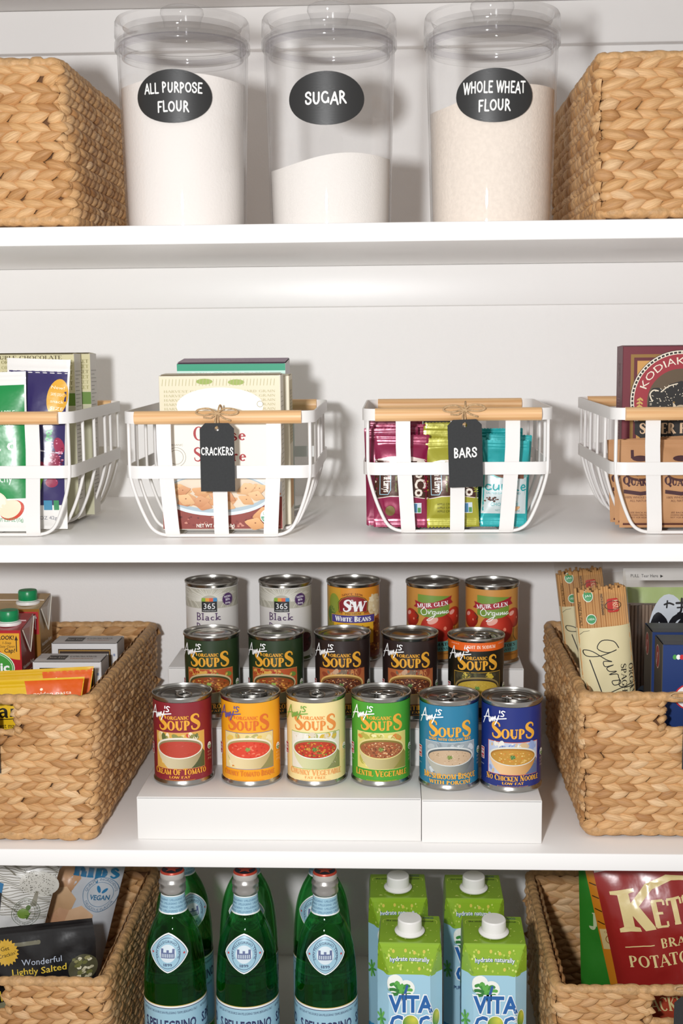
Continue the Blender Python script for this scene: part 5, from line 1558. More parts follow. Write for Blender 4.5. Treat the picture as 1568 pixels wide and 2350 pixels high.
# ---- right basket: pancake box and kraft oat bags
def pancake_front(w, h):
    A = Art(.00012, .02)
    A.rect(-w / 2 + .010, .05, w / 2 - .010, h - .010, '#8f6a2a').up().rect(-w / 2 + .014, .05, w / 2 - .014, h - .014, '#5f1620').up().rect(-w / 2 + .018, .05, w / 2 - .018, h - .018, '#c9954e').up()
    uc, vc, r = -.0030, .1480, .0625
    A.ell(uc, vc, r, r, '#241c18', 64).up().ring(uc, vc, r - .0012, r - .0012, .0012, '#e9dfcc', 64)
    for k in range(72):
        a = 2 * PI * k / 72
        A.stroke([(uc + (r - .0042) * cos(a), vc + (r - .0042) * sin(a)), (uc + (r - .0018) * cos(a), vc + (r - .0018) * sin(a))], .0016, '#e9dfcc', caps=False)
    A.up().ell(uc, vc, r - .0042, r - .0042, '#9c2733', 64).up().ring(uc, vc, r - .0046, r - .0046, .0009, '#e9dfcc', 64)
    A.ell(uc, vc - .002, .0415, .0415, '#5c4a34', 48)
    A.text('KODIAK CAKES', uc, vc, .0088, '#e9dfcc', 'sans', arc=.0450, width=.112)
    # wheat ear
    for k in range(8):
        a = math.radians(206 - k * 5)
        q = (uc + .0505 * cos(a), vc - .006 + .0505 * sin(a))
        A.ell(q[0] - .0016, q[1], .0012, .0028, '#c9a85a', 10, a - PI / 2 + .6); A.ell(q[0] + .0016, q[1], .0012, .0028, '#c9a85a', 10, a - PI / 2 - .6)
    A.stroke([(uc - .047, vc - .026), (uc - .051, vc - .010), (uc - .050, vc + .004)], .001, '#c9a85a', smooth=4)
    # bear head emblem
    A.up()
    vc -= .004
    bear = [(-.034, -.022), (-.035, -.004), (-.034, .004), (-.0335, .012), (-.030, .017), (-.024, .0175), (-.018, .015), (-.012, .021), (.0, .0245), (.012, .021), (.018, .015), (.024, .0175), (.030, .017), (.0335, .012), (.034, .004), (.035, -.004), (.034, -.022)]
    A.poly([(uc + x * 1.16, vc + y * 1.16) for x, y in bear], '#171310').up()
    R = random.Random(9)
    for k in range(150):
        a = R.uniform(0, 2 * PI); rr = R.uniform(.010, .038)
        x, y = rr * cos(a), rr * sin(a) * .72
        if y > .0235 or y < -.024 or abs(x) > .037: continue
        A.stroke([(uc + x, vc + y), (uc + x * 1.08 + .0008, vc + y * 1.08)], .0007, '#e3d6bf')
    for s in (-1, 1):
        A.stroke([(uc + s * .035, vc + .0035), (uc + s * .038, vc + .0117), (uc + s * .034, vc + .017), (uc + s * .028, vc + .0163)], .0016, '#e3d6bf', smooth=4)
        A.stroke([(uc + s * .0245, vc + .015), (uc + s * .015, vc + .022), (uc + s * .0046, vc + .025)], .0013, '#e3d6bf', smooth=4)
        A.poly([(uc + s * .006, vc - .002), (uc + s * .010, vc + .003), (uc + s * .009, vc - .008), (uc + s * .005, vc - .012)], '#cdbca2')
        A.ell(uc + s * .0085, vc + .002, .0014, .001, '#8a6a2c', 8)
    A.ell(uc, vc - .008, .008, .007, '#b7a58a', 18).up().ell(uc, vc - .0065, .0042, .0030, '#171310', 14); A.stroke([(uc, vc - .009), (uc, vc - .013)], .0008, '#171310')
    # name plate
    v0 = .0990
    A.up().poly([(uc - .056, v0 + .008), (uc - .050, v0 + .004), (uc - .044, v0 - .004), (uc + .044, v0 - .004), (uc + .050, v0 + .004), (uc + .056, v0 + .008), (uc + .056, v0 + .024), (uc - .056, v0 + .024)], '#17120f')
    A.up().text('SUPER FLAPJACK', uc - .050, v0 + .0085, .0125, '#d9b894', 'bold', align='l', width=.118); A.text('100% WHOLE GRAINS', uc + .012, v0 + .0015, .0036, '#d9c8b0', 'serif', width=.075)
    A.rect(uc - .010, v0 - .03, w / 2 - .02, v0 - .004, '#7a1c28')
    return A
AL = Art(.00012, .03)
for k in range(28): AL.stroke([(.010, .150 - k * .0038), (.010 + .026 * rnd.uniform(.6, 1), .150 - k * .0038)], .0009, '#8c6468', caps=False)
for k in range(60): AL.ell(.024 + rnd.uniform(-.008, .008), .18 + rnd.uniform(-.014, .014), .0018, .0012, rnd.choice(['#8a6a6a', '#54262c', '#7c5457']), 6, rnd.uniform(0, 3))
card_box('pancake_box', (.3550, .1560, .0066), (-.01, 0, -.03), .150, .052, .2155, ('#6e1d2b', '#64313a', '#6f3540'), 'burgundy pancake mix box with a bear emblem, right wire basket', front=pancake_front(.150, .2155), left=AL)
def oats_art(w, h):
    A = Art(.0002, .008)
    for du in (-.045, .0025, .050):
        A.ell(du, .064, .017, .008, '#4a2a24', 24).up().ell(du, .0655, .015, .0065, '#b08050', 24)
        A.up().text('QUAKER', du, .0505, .0078, '#43252a', 'bold', width=.040, curve=.0022, first=1.25)
        A.poly([(du - .019, .046), (du, .0435), (du + .020, .046), (du + .020, .0415), (du, .039), (du - .019, .0415)], '#43252a')
        A.text('100% WHOLE GRAIN', du, .0355, .0026, '#6b4434', 'sans', width=.034); A.text('ALL NATURAL', du, .0315, .0026, '#6b4434', 'sans', width=.024)
        for k, q in enumerate(('SEE BACK FOR', 'COOKING DIRECTIONS', 'NOT FOR RESALE')): A.text(q, du, .0175 - k * .0030, .0020, '#6b4434', 'sans', width=.022)
        A.ell(du, .083, .010, .0035, '#43252a', 16); A.layer = 1
    A.rect(-w / 2 + .004, .003, w / 2 - .004, .0055, '#5c3228'); A.rect(-w / 2 + .012, h - .022, -w / 2 + .0155, h - .012, '#43252a')
    return A
for k, (x, y, z, ry, lb) in enumerate(((.3340, .0800, .0070, .0, 'kraft paper oat bag at the front of the right wire basket'), (.3330, .1035, .0070, -.035, 'kraft paper oat bag tucked behind the front oat bag'), (.3310, .1270, .0070, -.05, 'kraft paper oat bag furthest back in the right wire basket'))):
    pouch('oat_bag', (x, y, z), (-.04, ry, 0), .136, .105, .020, '#b98a60', lb, 'bag', oats_art(.136, .105), mt=M_KRAFT, seed=50 + k, crimp=(.003, .008), wr=.003, pinch=.0, group='kraft oat bags', power=3)

# ------------------------------------------------------------------ left woven basket, soup shelf: broth cartons, couscous, pasta pouches
Zb3 = Z3 + .0105
def broth_carton(loc, w, d, h, label, base, top_c, side_c, badge, look_bg, look_fg, lower=None, text=None):
    r = empty('broth_carton', loc, 0, label, 'carton', 'broth cartons in the woven basket')
    b = MB()
    x0, x1 = -w / 2, w / 2
    sl = .0
    b.add([(x0, 0, 0), (x1, 0, 0), (x1, d, 0), (x0, d, 0), (x0, 0, h), (x1, 0, h), (x1, d, h + .010), (x0, d, h + .010)], [(0, 3, 2, 1)], hx(side_c))
    n = len(b.v) - 8
    b.face((n, n + 1, n + 5, n + 4), hx(base)); b.face((n + 2, n + 3, n + 7, n + 6), hx(base)); b.face((n + 1, n + 2, n + 6, n + 5), hx(side_c)); b.face((n + 3, n, n + 4, n + 7), hx(side_c)); b.face((n + 4, n + 5, n + 6, n + 7), hx(top_c))
    b.build('carton_body', M_FILM, r)
    b = MB()                                    # folded ear and top seam
    b.add([(x1 + .0004, .003, h), (x1 + .0004, d - .003, h + .008), (x1 + .0022, d * .5, h - .036), (x1 + .0032, d * .5, h - .002)], [(0, 2, 3), (3, 2, 1), (0, 3, 1), (0, 1, 2)], hx(mixc(side_c, '#ffffff', .15)))
    b.tube([(x1 + .002, .004, h - .001), (x1 + .0034, d * .5, h - .036), (x1 + .002, d - .004, h + .007)], .0007, 6, c=hx('#e8e2d4'))
    b.build('folded_ear', M_FILM, r)
    b = MB(); b.tube([(x0 + .002, d * .5, h + .0065), (x1 - .001, d * .5, h + .0065)], .0011, 6, c=hx(mixc(top_c, '#ffffff', .4))); b.build('top_seam', M_FILM, r)
    A = Art(.00015, .03)
    if lower: A.rect(x0 + .0005, .0005, x1 - .0005, lower[0], lower[1])
    A.up()
    if look_bg == '#b8262c': A.rect(x1 - .034, h - .036, x1 - .0015, h - .004, look_bg)
    else: A.ell(x1 - .002, h - .004, .036, .036, look_bg, 20, a0=180, a1=270); A.poly([(x1 - .038, h - .004), (x1 - .002, h - .004), (x1 - .002, h - .040)], look_bg)
    A.up().text('LOOK!', x1 - .020, h - .0125, .0055, look_fg, 'sans', bold=.03, slant=.15, width=.0205)
    for k, q in enumerate(('1-Step', 'Easy Open')): A.text(q, x1 - .019, h - .0185 - k * .0048, .0034, look_fg, 'sans', slant=.15)
    A.text('Cap!', x1 - .016, h - .0300, .0055, look_fg, 'sans', bold=.02, slant=.15)
    A.stroke([(x1 - .0062, h - .029), (x1 - .0062, h - .012)], .0013, look_fg, caps=False); A.poly([(x1 - .0085, h - .0135), (x1 - .0039, h - .0135), (x1 - .0062, h - .007)], look_fg)
    A.ell(badge[0], badge[1], badge[2], badge[3], '#e8efe0', 32).up().ell(badge[0], badge[1], badge[2] - .0012, badge[3] - .0012, '#3f9a34', 32).up().ell(badge[0], badge[1], badge[2] - .0026, badge[3] - .0026, '#e8efe0', 32).up().ell(badge[0], badge[1], badge[2] - .0033, badge[3] - .0033, '#3f9a34', 32)
    A.up().text('organic', badge[0] + .004, badge[1] - .005, .012, '#ffffff', 'sans', bold=.03, width=.058)
    if text: A.text(text[0], text[1], text[2], text[3], '#2a1c18', 'serif', align='r')
    A.build('front_print', r, planemap((0, 0, 0), (1, 0, 0), (0, 0, 1)), M_CARD)
    S = Art(.00015, .03)
    S.text('Nutrition Facts', d * .5, h - .055, .005, '#e8ded2', 'sans', bold=.02, width=d * .8)
    for k in range(14): S.stroke([(.006, h - .062 - k * .0045), (d - .006 - rnd.uniform(0, .02), h - .062 - k * .0045)], .0009, '#cfc0b0', caps=False)
    S.build('side_print', r, planemap((x1, 0, 0), (0, 1, 0), (0, 0, 1)), M_CARD)
    # screw cap on its white collar
    cz = h + .005
    b = MB(); b.lathe([(.0165, -.001), (.0170, .001), (.0160, .0032), (.0125, .0038), (.0125, .006)], 32)
    cl = b.build('cap_collar', mat('white_plastic', '#eceae6', .4, bump=.02, bscale=200), r, smooth=math.radians(40)); cl.location = (x1 - .023, d * .42, cz - .0015)
    b = MB()
    n = 40
    prof = [(.0126, .003), (.0132, .0045), (.0132, .0150), (.0122, .0172), (.0001, .0176)]
    bi = len(b.v)
    for rr, zz in prof:
        for i in range(n):
            q = rr * (1 + (.018 if (i % 2 and .004 < zz < .016) else 0))
            b.v.append((q * sin(2 * PI * i / n), -q * cos(2 * PI * i / n), zz))
    for j in range(len(prof) - 1):
        for i in range(n): b.face((bi + j * n + i, bi + j * n + (i + 1) % n, bi + (j + 1) * n + (i + 1) % n, bi + (j + 1) * n + i))
    cp = b.build('screw_cap', mat('green_plastic', '#0e8a52', .32, bump=.02, bscale=300), r, smooth=math.radians(30)); cp.location = (x1 - .023, d * .42, cz)
    return r
broth_carton((-.5480, .2850, Zb3), .0950, .062, .2235, 'brown broth carton with green cap, behind the red carton', '#9a6a2c', '#b99a6c', '#8a6f4c', (-.006, .170, .044, .021), '#b8262c', '#ffffff')
broth_carton((-.5480, .1930, Zb3), .0950, .062, .2140, 'red and beige broth carton with green cap, left basket front', '#b5202c', '#a82a34', '#8a3a34', (-.002, .163, .040, .025), '#e8a92a', '#3a2412', lower=(.158, '#d6b49a'), text=('of', .012, .100, .012))
def couscous(loc, rz, label, w=.1000):
    A = Art(.00012, .03)
    h = .180
    A.rect(-w * .40, .04, w * .40, h - .0080, '#2a1a10').up().rect(-w * .388, .04, w * .388, h - .0095, '#a9803a').up().rect(-w * .376, .04, w * .376, h - .0110, '#2e1c12').up()
    A.text('Near East', 0, h - .028, .011, '#f0e8d8', 'serif', width=.05); A.text('COUSCOUS', 0, h - .046, .008, '#d9a850', 'serif', width=.06); A.rect(w * .435, h - .018, w * .465, h - .0145, '#8a94b0')
    B = Art(.00012, .03)
    B.rect(-w * .32, .008, -w * .05, .030, '#3a3430').up().text('Near East', -w * .185, .016, .006, '#d8d0c4', 'serif', width=.022)
    B.text('COUSCOUS', w * .18, .022, .0058, '#3a3430', 'serif', width=.036); B.text('PARMESAN', w * .18, .011, .0045, '#a86a4a', 'sans', width=.030)
    S = side_text(.045, h, '#6a6a6c', 24, 8)
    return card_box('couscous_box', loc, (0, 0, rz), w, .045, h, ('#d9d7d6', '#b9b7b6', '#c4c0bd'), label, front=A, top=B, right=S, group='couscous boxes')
couscous((-.4325, .2600, Zb3 + .0005), .0, 'white couscous box at the back of the broth carton basket', .0920)
couscous((-.4340, .1700, Zb3 - .0030), .0, 'white couscous box with brown window just behind the orange pouches', .0910)
def pasta_art(w, h):
    A = Art(.0002, .007)
    A.poly([(w * .02, h - .002), (w / 2 - .001, h - .002), (w / 2 - .001, h - .06), (w * .08, h - .05)], '#e0601c')
    A.up().text('golden pasta', w * .25, h - .020, .004, '#fff0dc', 'sans', width=.05)
    for k in range(16): A.ell(-w * .1 + k * .0042, h - .0215 - k * .00015, .0013, .0008, '#fff2d8', 6, .5)
    A.ell(w * .16, h - .013, .002, .0016, '#fff2d8', 8)
    A.text('lai', -w * .16, h - .0440, .0200, '#1c1a10', 'serif', width=.036); A.stroke([(-w * .40, h - .048), (w * .0, h - .046)], .0010, '#1c1a10'); A.text('best made', -w * .13, h - .058, .0062, '#2a2412', 'sans', width=.034)
    return A
pouch('pasta_pouch', (-.4445, .0960, Zb3), (-.10, -.055, 0), .140, .183, .020, '#dcae20', 'yellow and orange pasta pouch in front of the couscous boxes', 'pouch', pasta_art(.140, .183), seed=61, crimp=(.004, .010), wr=.0035, shape=lambda u, v: u * (.70 + .30 * (v / .183) ** 2), group='pasta pouches')
pouch('pasta_pouch', (-.4550, .0560, Zb3), (-.06, -.045, 0), .156, .1815, .018, '#e0b520', 'yellow and orange pasta pouch showing through the basket handle hole', 'pouch', pasta_art(.156, .1815), seed=62, crimp=(.004, .010), wr=.003, shape=lambda u, v: u * (.74 + .26 * (v / .18) ** 2), group='pasta pouches')

# ------------------------------------------------------------------ right woven basket, soup shelf: spaghetti, soba, blue boxes
M_CELLO = mat_clear('cellophane', '#fbfaf8', .12, 1.1, '#ded8cc', .35, .5)
M_SPAG = mat('wheat_spaghetti', '#cf9c62', .6, var=.12, vscale=40, stretch=(1, 1, .05))
def spaghetti(loc, rot, label, w=.066, h=.262, seed=1):
    r = empty('spaghetti_bag', loc, 0, label, 'pasta', 'spaghetti bags')
    r.rotation_euler = rot
    R = random.Random(seed)
    t = .030
    n = 22
    for lay in range(3):
        for k in range(n):
            if lay == 1 and 0 < k < n - 1: continue
            u = -w / 2 + .003 + (w - .006) * k / (n - 1)
            yy = (lay - 1) * (t / 2 - .003) * math.sqrt(max(0.05, 1 - (2 * u / w) ** 4))
            top = h - .017 + R.uniform(-.003, .003)
            b = MB(); b.tube([(u, yy, .004), (u + R.uniform(-.0004, .0004), yy, h * .5), (u + R.uniform(-.0006, .0006), yy, top)], .00175, 6)
            b.build('spaghetto', M_SPAG, r, smooth=True)
    def fr(u, v, hh, sgn=-1):
        q2 = min(1.0, max(0.0, (h - .004 - v) / .034)); q = min(1, v / .02 + .2)
        e = max(0.0, 1 - abs(2 * u / w) ** 3.5)
        y = sgn * ((t / 2 + .0012) * e ** .6 * sin(q2 * PI / 2) ** .7 * q + .0004 + hh)
        y += noise.noise(Vector((u * 70 + seed, v * 50, seed))) * .0020 * (1.0 if v > h - .04 else .25)
        return Vector((u * 1.02, y, v))
    b = MB()
    b.grid(lambda i, j: fr(-w / 2 + w * i, h * j, 0, -1), 18, 40); b.grid(lambda i, j: fr(-w / 2 + w * i, h * j, 0, 1), 18, 40, flip=True)
    wr_ = b.build('cellophane_wrap', M_CELLO, r, smooth=True)
    A = Art(.0002, .006)
    lt = h - .064
    A.rect(-w / 2 + .0005, .002, w / 2 - .0005, lt, '#d6caa0').up()
    gar = [[(-.010, .006), (-.014, .000), (-.012, -.008), (-.006, -.006), (-.005, .002), (-.008, .006), (-.006, -.004), (-.007, -.016), (-.012, -.018), (-.010, -.012), (-.002, -.004)]]
    # script word running down the label
    def sc(pts, u0, v0, s):
        ca, sa = cos(-1.22), sin(-1.22)
        return [(u0 + (x * ca - y * sa) * s, v0 + (x * sa + y * ca) * s) for x, y in pts]
    word = [(.6, 2.3), (-.3, 2.1), (-.9, 1.0), (-.3, .2), (.6, 1.0), (.7, 2.0), (.6, .2), (.0, -1.2), (-.7, -1.2), (-.2, -.4), (1.2, .5), (1.7, 1.0), (1.3, .2), (1.9, .1), (2.1, 1.0), (2.1, .2), (2.6, .3), (2.9, 1.0), (2.9, .1), (3.2, .9), (3.6, .9), (3.9, .8), (3.7, .1), (4.2, .1), (4.3, .8), (3.9, .9), (4.6, .6), (5.2, 1.8), (5.3, 2.4), (4.9, 2.0), (4.8, -1.1), (5.1, -1.0), (5.1, .2), (5.7, .9), (5.4, .2), (6.0, .1), (6.2, .9), (6.2, .1), (6.7, .5), (7.0, 2.2), (6.7, 1.9), (6.9, .1), (7.4, .5), (7.8, .9), (7.5, .1), (8.0, .1), (8.1, .8), (7.7, .9)]
    A.stroke(sc(word, -.012, lt - .030, .0112), .0011, '#16140f', smooth=4)
    A.stroke([(-w * .32, lt - .040), (.006, lt - .145)], .0013, '#16140f')
    A.text('ORGANIC', w * .37, lt - .075, .0058, '#4a4438', 'serif', rot=-PI / 2 - .03, width=.052); A.text('SPAGHETTI', w * .22, lt - .078, .0064, '#3a352a', 'serif', rot=-PI / 2 - .03, width=.060)
    A.stroke([(-w * .45, lt - .008), (-w * .38, lt - .004), (-w * .28, lt - .003)], .0005, '#4a4438')
    for du, dv, k in ((-.0165, .010, 0), (-.0150, -.019, 1)):
        q = h - .034 + dv
        A.ell(du, q, .0060, .0072 if k == 0 else .0064, '#e9ecdf', 20).up().ell(du, q, .0053, .0064 if k == 0 else .0056, '#3a8a52', 20).up()
        A.text('USDA' if k else 'JAS', du, q - .001, .0024, '#f2f6ec', 'sans', width=.0075); A.layer -= 2
    u, q = .012, h - .038
    A.rrect(u - .0068, q - .0085, u + .0068, q + .0085, .0025, '#b32a22').up().text('PASTA', u, q, .006, '#f0d8b0', 'serif', rot=-PI / 2, width=.0125); A.ring(u, q, .0098, .0055, .0007, '#3a2a20')
    A.text('PASTA DI GRAGNANO', -.002, h - .036, .0026, '#2a2018', 'sans', rot=-PI / 2, width=.026, bold=.02); A.text('MADE IN ITALY', -w * .43, h - .046, .0026, '#2a2018', 'sans', rot=-PI / 2, width=.03)
    A.build('paper_label', wr_, lambda u, v, hh: fr(u, v, hh + .0003), M_CARD)
    return r
spaghetti((.2785, .1150, Zb3 + .0035), (-.03, -.10, 0), 'bag of brown spaghetti with a cream script label, in front', h=.300, seed=2)
spaghetti((.2870, .3300, Zb3 + .0042), (-.03, -.12, .02), 'bag of brown spaghetti leaning behind the front spaghetti bag', h=.283, seed=4)
# soba noodle packet
r = empty('soba_packet', (.3560, .2450, Zb3), 0, 'clear soba noodle packet with black brush lettering behind the spaghetti', 'noodles')
r.rotation_euler = (-.03, 0, 0)
M_SOBA = mat('soba_noodles', '#9a8474', .65, var=.15, vscale=50, stretch=(1, 1, .05))
for k in range(20):
    b = MB(); u = -.046 + k * .0048
    b.tube([(u, -.003, .01), (u + .0004, -.003, .13), (u, -.003, .236 + rnd.uniform(-.002, .002))], .0024, 6); b.build('noodle_strand', M_SOBA, r, smooth=True)
def fs(u, v, hh, sgn=-1):
    e = max(0.0, 1 - abs(2 * u / .108) ** 4) * min(1, max(0, (.286 - v) / .05))
    return Vector((u, sgn * (.008 * e + .0006 + hh) + noise.noise(Vector((u * 60, v * 50, 3))) * .0012, v))
b = MB(); b.grid(lambda i, j: fs(-.054 + .108 * i, .286 * j, 0, -1), 18, 40); b.grid(lambda i, j: fs(-.054 + .108 * i, .286 * j, 0, 1), 18, 40, flip=True)
wr_ = b.build('clear_wrap', M_CELLO, r, smooth=True)
A = Art(.0002, .006)
A.rect(-.054, .270, .054, .286, '#cdc9c4'); A.rect(-.054, .240, .054, .261, '#a7b878').up()
A.text('PULL  Tear Here', -.026, .2740, .0042, '#2c2a28', 'sans', width=.036); A.poly([(-.005, .2735), (-.005, .2775), (-.001, .2755)], '#2c2a28')
A.ell(.006, .190, .028, .062, '#cdd3da', 28); A.rect(.004, .10, .054, .240, '#cdd3da').up()
for q, wd in (([(.000, .215), (.006, .217), (.012, .215)], .0024), ([(.004, .220), (.003, .211)], .002), ([(.016, .217), (.030, .218)], .003), ([(.023, .223), (.022, .207), (.018, .203)], .0028), ([(.017, .211), (.028, .212)], .002),
              ([(-.010, .198), (-.014, .184), (-.004, .176), (.000, .190), (-.008, .200)], .010), ([(.004, .176), (.014, .196), (.028, .200), (.018, .184), (.006, .172)], .008), ([(.030, .190), (.030, .176)], .0026), ([(.024, .175), (.038, .176)], .003), ([(.030, .183), (.036, .183)], .002)):
    A.stroke([(a, b_ + .023) for a, b_ in q], wd, '#17161a', smooth=4)
A.ell(-.026, .112, .010, .016, '#8ea9c4', 16); A.up().ell(-.030, .104, .008, .018, '#27457a', 16)
A.build('printed_film', wr_, fs, M_FILM)
def blue_box(loc, label):
    w, h, d = .098, .222, .052
    A = Art(.00012, .03)
    A.ell(0, h - .065, .034, .020, '#c8202c', 36).up().ell(0, h - .065, .0322, .0182, '#f2f0ee', 36).up().text('Barilla', 0, h - .070, .012, '#c8202c', 'sans', slant=.2, width=.045, bold=.02)
    A.text('EST. 1877', -.016, h - .0175, .0050, '#e8e8ec', 'sans', width=.022)
    for k, c in enumerate(('#4a9a48', '#f0f0f0', '#c8202c')): A.ell(-.034 + k * .0042, h - .0155, .0026, .0032, c, 10)
    A.text('"AL DENTE"', -.008, h - .132, .0062, '#dfe4ee', 'sans', width=.034); A.ell(.012, .06, .03, .02, '#b8902c', 24)
    S = Art(.00012, .03)
    for v in (h - .022,): S.ell(d * .42, v, .0125, .0150, '#c9a8a0', 24).up().ell(d * .42, v, .0110, .0135, '#9a3a38', 24).up().text('Barilla', d * .42, v - .003, .006, '#e8d8d2', 'sans', rot=1.1, width=.018)
    pass
    return card_box('pasta_box', loc, (0, 0, -.02), w, d, h, ('#10306a', '#4f4a44', '#55565c'), label, front=A, left=S, group='blue pasta boxes')
blue_box((.3705, .0820, Zb3), 'navy blue pasta box at the front of the pasta basket')
blue_box((.3700, .1460, Zb3 + .0010), 'navy blue pasta box behind the front blue box')

# ------------------------------------------------------------------ bottom shelf: sparkling water bottles
Zs = Z4 + .0003
def mat_green_glass():
    mt = bpy.data.materials.new('green_glass'); mt.use_nodes = True
    nt = mt.node_tree
    b = nt.nodes['Principled BSDF']
    b.inputs['Base Color'].default_value = hx('#92e4a2')
    b.inputs['Roughness'].default_value = .02
    b.inputs['IOR'].default_value = 1.4
    b.inputs['Transmission Weight'].default_value = 1.0
    tr = nt.nodes.new('ShaderNodeBsdfTransparent'); tr.inputs[0].default_value = hx('#7ada8e')
    mx = nt.nodes.new('ShaderNodeMixShader'); mx.inputs[0].default_value = .55
    out = nt.nodes['Material Output']
    nt.links.new(b.outputs[0], mx.inputs[1]); nt.links.new(tr.outputs[0], mx.inputs[2]); nt.links.new(mx.outputs[0], out.inputs[0])
    return mt
M_GREEN = mat_green_glass()
BPROF = [(.0001, .004), (.020, .003), (.033, .0), (.0375, .003), (.0392, .009), (.0395, .060), (.0395, .149), (.0392, .165), (.0383, .182), (.0368, .198), (.0345, .214), (.0305, .228), (.0255, .240), (.0205, .249), (.0170, .257), (.0152, .268), (.0142, .282), (.0140, .300)]
def prof_r(z):
    for (r0, z0), (r1, z1) in zip(BPROF[4:-1], BPROF[5:]):
        if z0 <= z <= z1: return r0 + (r1 - r0) * (z - z0) / (z1 - z0)
    return .0140
b = MB()
pp = catmull(BPROF, 3)
b.lathe([(max(.0001, r_), z_) for r_, z_ in pp] + [(.0112, .300), (.0112, .272), (.0001, .268)], 56)
BOTTLE = b.mesh('glass_body', M_GREEN, smooth=math.radians(50))
M_CAPM = mat('silver_cap', '#b9b6b2', .3, metal=.85, var=.05, bump=.05, bscale=300)
b = MB()
n = 48
pr = [(.0158, .2795), (.0166, .2805), (.0170, .2835), (.0164, .2855), (.0164, .2900), (.0170, .2915), (.0168, .2945), (.0150, .2965), (.0147, .2985)]
b.lathe(pr, n)
CAPM = b.mesh('cap_skirt', M_CAPM, smooth=math.radians(40))
b = MB()
bi = len(b.v)
pr = [(.0147, .2985), (.0150, .2995), (.0150, .3055), (.0142, .3075)]
for q, z in pr:
    for i in range(72):
        rr = q + (.0004 if (i % 2 and z < .306) else 0)
        b.v.append((rr * sin(2 * PI * i / 72), -rr * cos(2 * PI * i / 72), z))
for j in range(3):
    for i in range(72): b.face((bi + j * 72 + i, bi + j * 72 + (i + 1) % 72, bi + (j + 1) * 72 + (i + 1) % 72, bi + (j + 1) * 72 + i), hx('#bdb9b4') if j < 2 else hx('#b3402c'))
b.lathe([(.0142, .3075), (.0134, .3080), (.0132, .3079)], 48, c=hx('#b3402c')); b.lathe([(.0132, .3079), (.0001, .3080)], 48, c=hx('#1c1c2c'))
CAPT = b.mesh('cap_top', mat_print('painted_metal', .35, metal=.3), smooth=math.radians(40))
A = Art(.0002, .02); A.star(0, 0, .0112, .0047, 5, '#b8412a')
STAR = A.mesh('cap_star', planemap((0, 0, .3080), (1, 0, 0), (0, 1, 0)), mat_print('painted_metal'))
def rev(u, v, h):
    r_ = prof_r(v)
    return ((r_ + .0003 + h) * sin(u / max(.012, prof_r(v))), -(r_ + .0003 + h) * cos(u / max(.012, prof_r(v))), v)
PB, PW, PR_, PN = '#9cc4d6', '#eef1f0', '#c23a3c', '#27305c'
A = Art(.00012, .004)
A.rect(-.044, .2555, .044, .2785, PW).up().rect(-.044, .2570, .044, .2772, PB).up()
for k in range(4):
    for j in range(-2, 3): A.text('S.PELLEGRINO', j * .0215 + (k % 2) * .009, .2583 + k * .0046, .0026, '#3f6d92', 'sans', width=.0195)
NECK = A.mesh('neck_label', lambda u, v, h: ((prof_r(v) + .0004 + h) * sin(u / .0175), -(prof_r(v) + .0004 + h) * cos(u / .0175), v), M_LABEL)
A = Art(.00012, .004)
def dia(k):
    pts = []
    for i in range(40):
        a = 2 * PI * i / 40
        rr = 1 / (abs(cos(a)) ** 1.35 + abs(sin(a)) ** 1.35) ** (1 / 1.35)
        pts.append((rr * cos(a) * .0262 * k, .2120 + rr * sin(a) * .0242 * k))
    return pts
A.poly(dia(1.0), PW).up().poly(dia(.93), PN).up().poly(dia(.91), PB).up()
A.ring(0, .2120, .0155, .0185, .0005, PN)
A.text('SAN PELLEGRINO TERME', 0, .2120, .0028, PN, 'sans', arc=.0128, width=.052)
A.text('1899', 0, .1965, .0034, PN, 'serif', width=.011)
for s in (-1, 1): A.star(s * .0205, .2120, .0020, .0009, 5, PR_)
A.ell(0, .2120, .0105, .011, '#d6e3ea', 24).up()
for x0_, x1_, z0_, z1_ in ((-.008, .008, .2065, .2135), (-.0085, -.0055, .2065, .2180), (.0055, .0085, .2065, .2180), (-.0015, .0015, .2135, .2165)): A.rect(x0_, z0_, x1_, z1_, '#5f6c94')
A.up()
for k in range(7): A.rect(-.0072 + k * .0022, .2075, -.0062 + k * .0022, .2120, '#d6e3ea')
SHLD = A.mesh('shoulder_label', rev, M_LABEL)
A = Art(.00012, .005)
A.rect(-.118, .045, .118, .1455, '#d8b862').up().rect(-.118, .046, .118, .1447, PW).up().rect(-.118, .048, .118, .1425, PN).up().rect(-.118, .0485, .118, .1417, PB).up()
for j in (-1, 0, 1):
    A.text('BOTTLED AT THE SOURCE SAN PELLEGRINO TERME (BERGAMO) ITALY', j * .082, .1350, .0030, PN, 'sans', width=.076)
    A.text('S.PELLEGRINO', j * .082, .1135, .0125, PN, 'sans', bold=.03, width=.072); A.text('SPARKLING NATURAL MINERAL WATER', j * .082, .1035, .0036, PN, 'sans', width=.06); A.star(j * .082, .0855, .010, .0042, 5, PR_)
BODY = A.mesh('body_label', lambda u, v, h: ((.0397 + h) * sin(u / .0397), -(.0397 + h) * cos(u / .0397), v), M_LABEL)
def bottle(x, y, rz, label):
    r = empty('water_bottle', (x, y, Zs), rz, label, 'bottle', 'green sparkling water bottles')
    link('glass_body', BOTTLE, r)
    c = link('cap_skirt', CAPM, r); t = link('cap_top', CAPT, r); link('cap_star', STAR, t)
    link('neck_label', NECK, r); link('shoulder_label', SHLD, r); link('body_label', BODY, r)
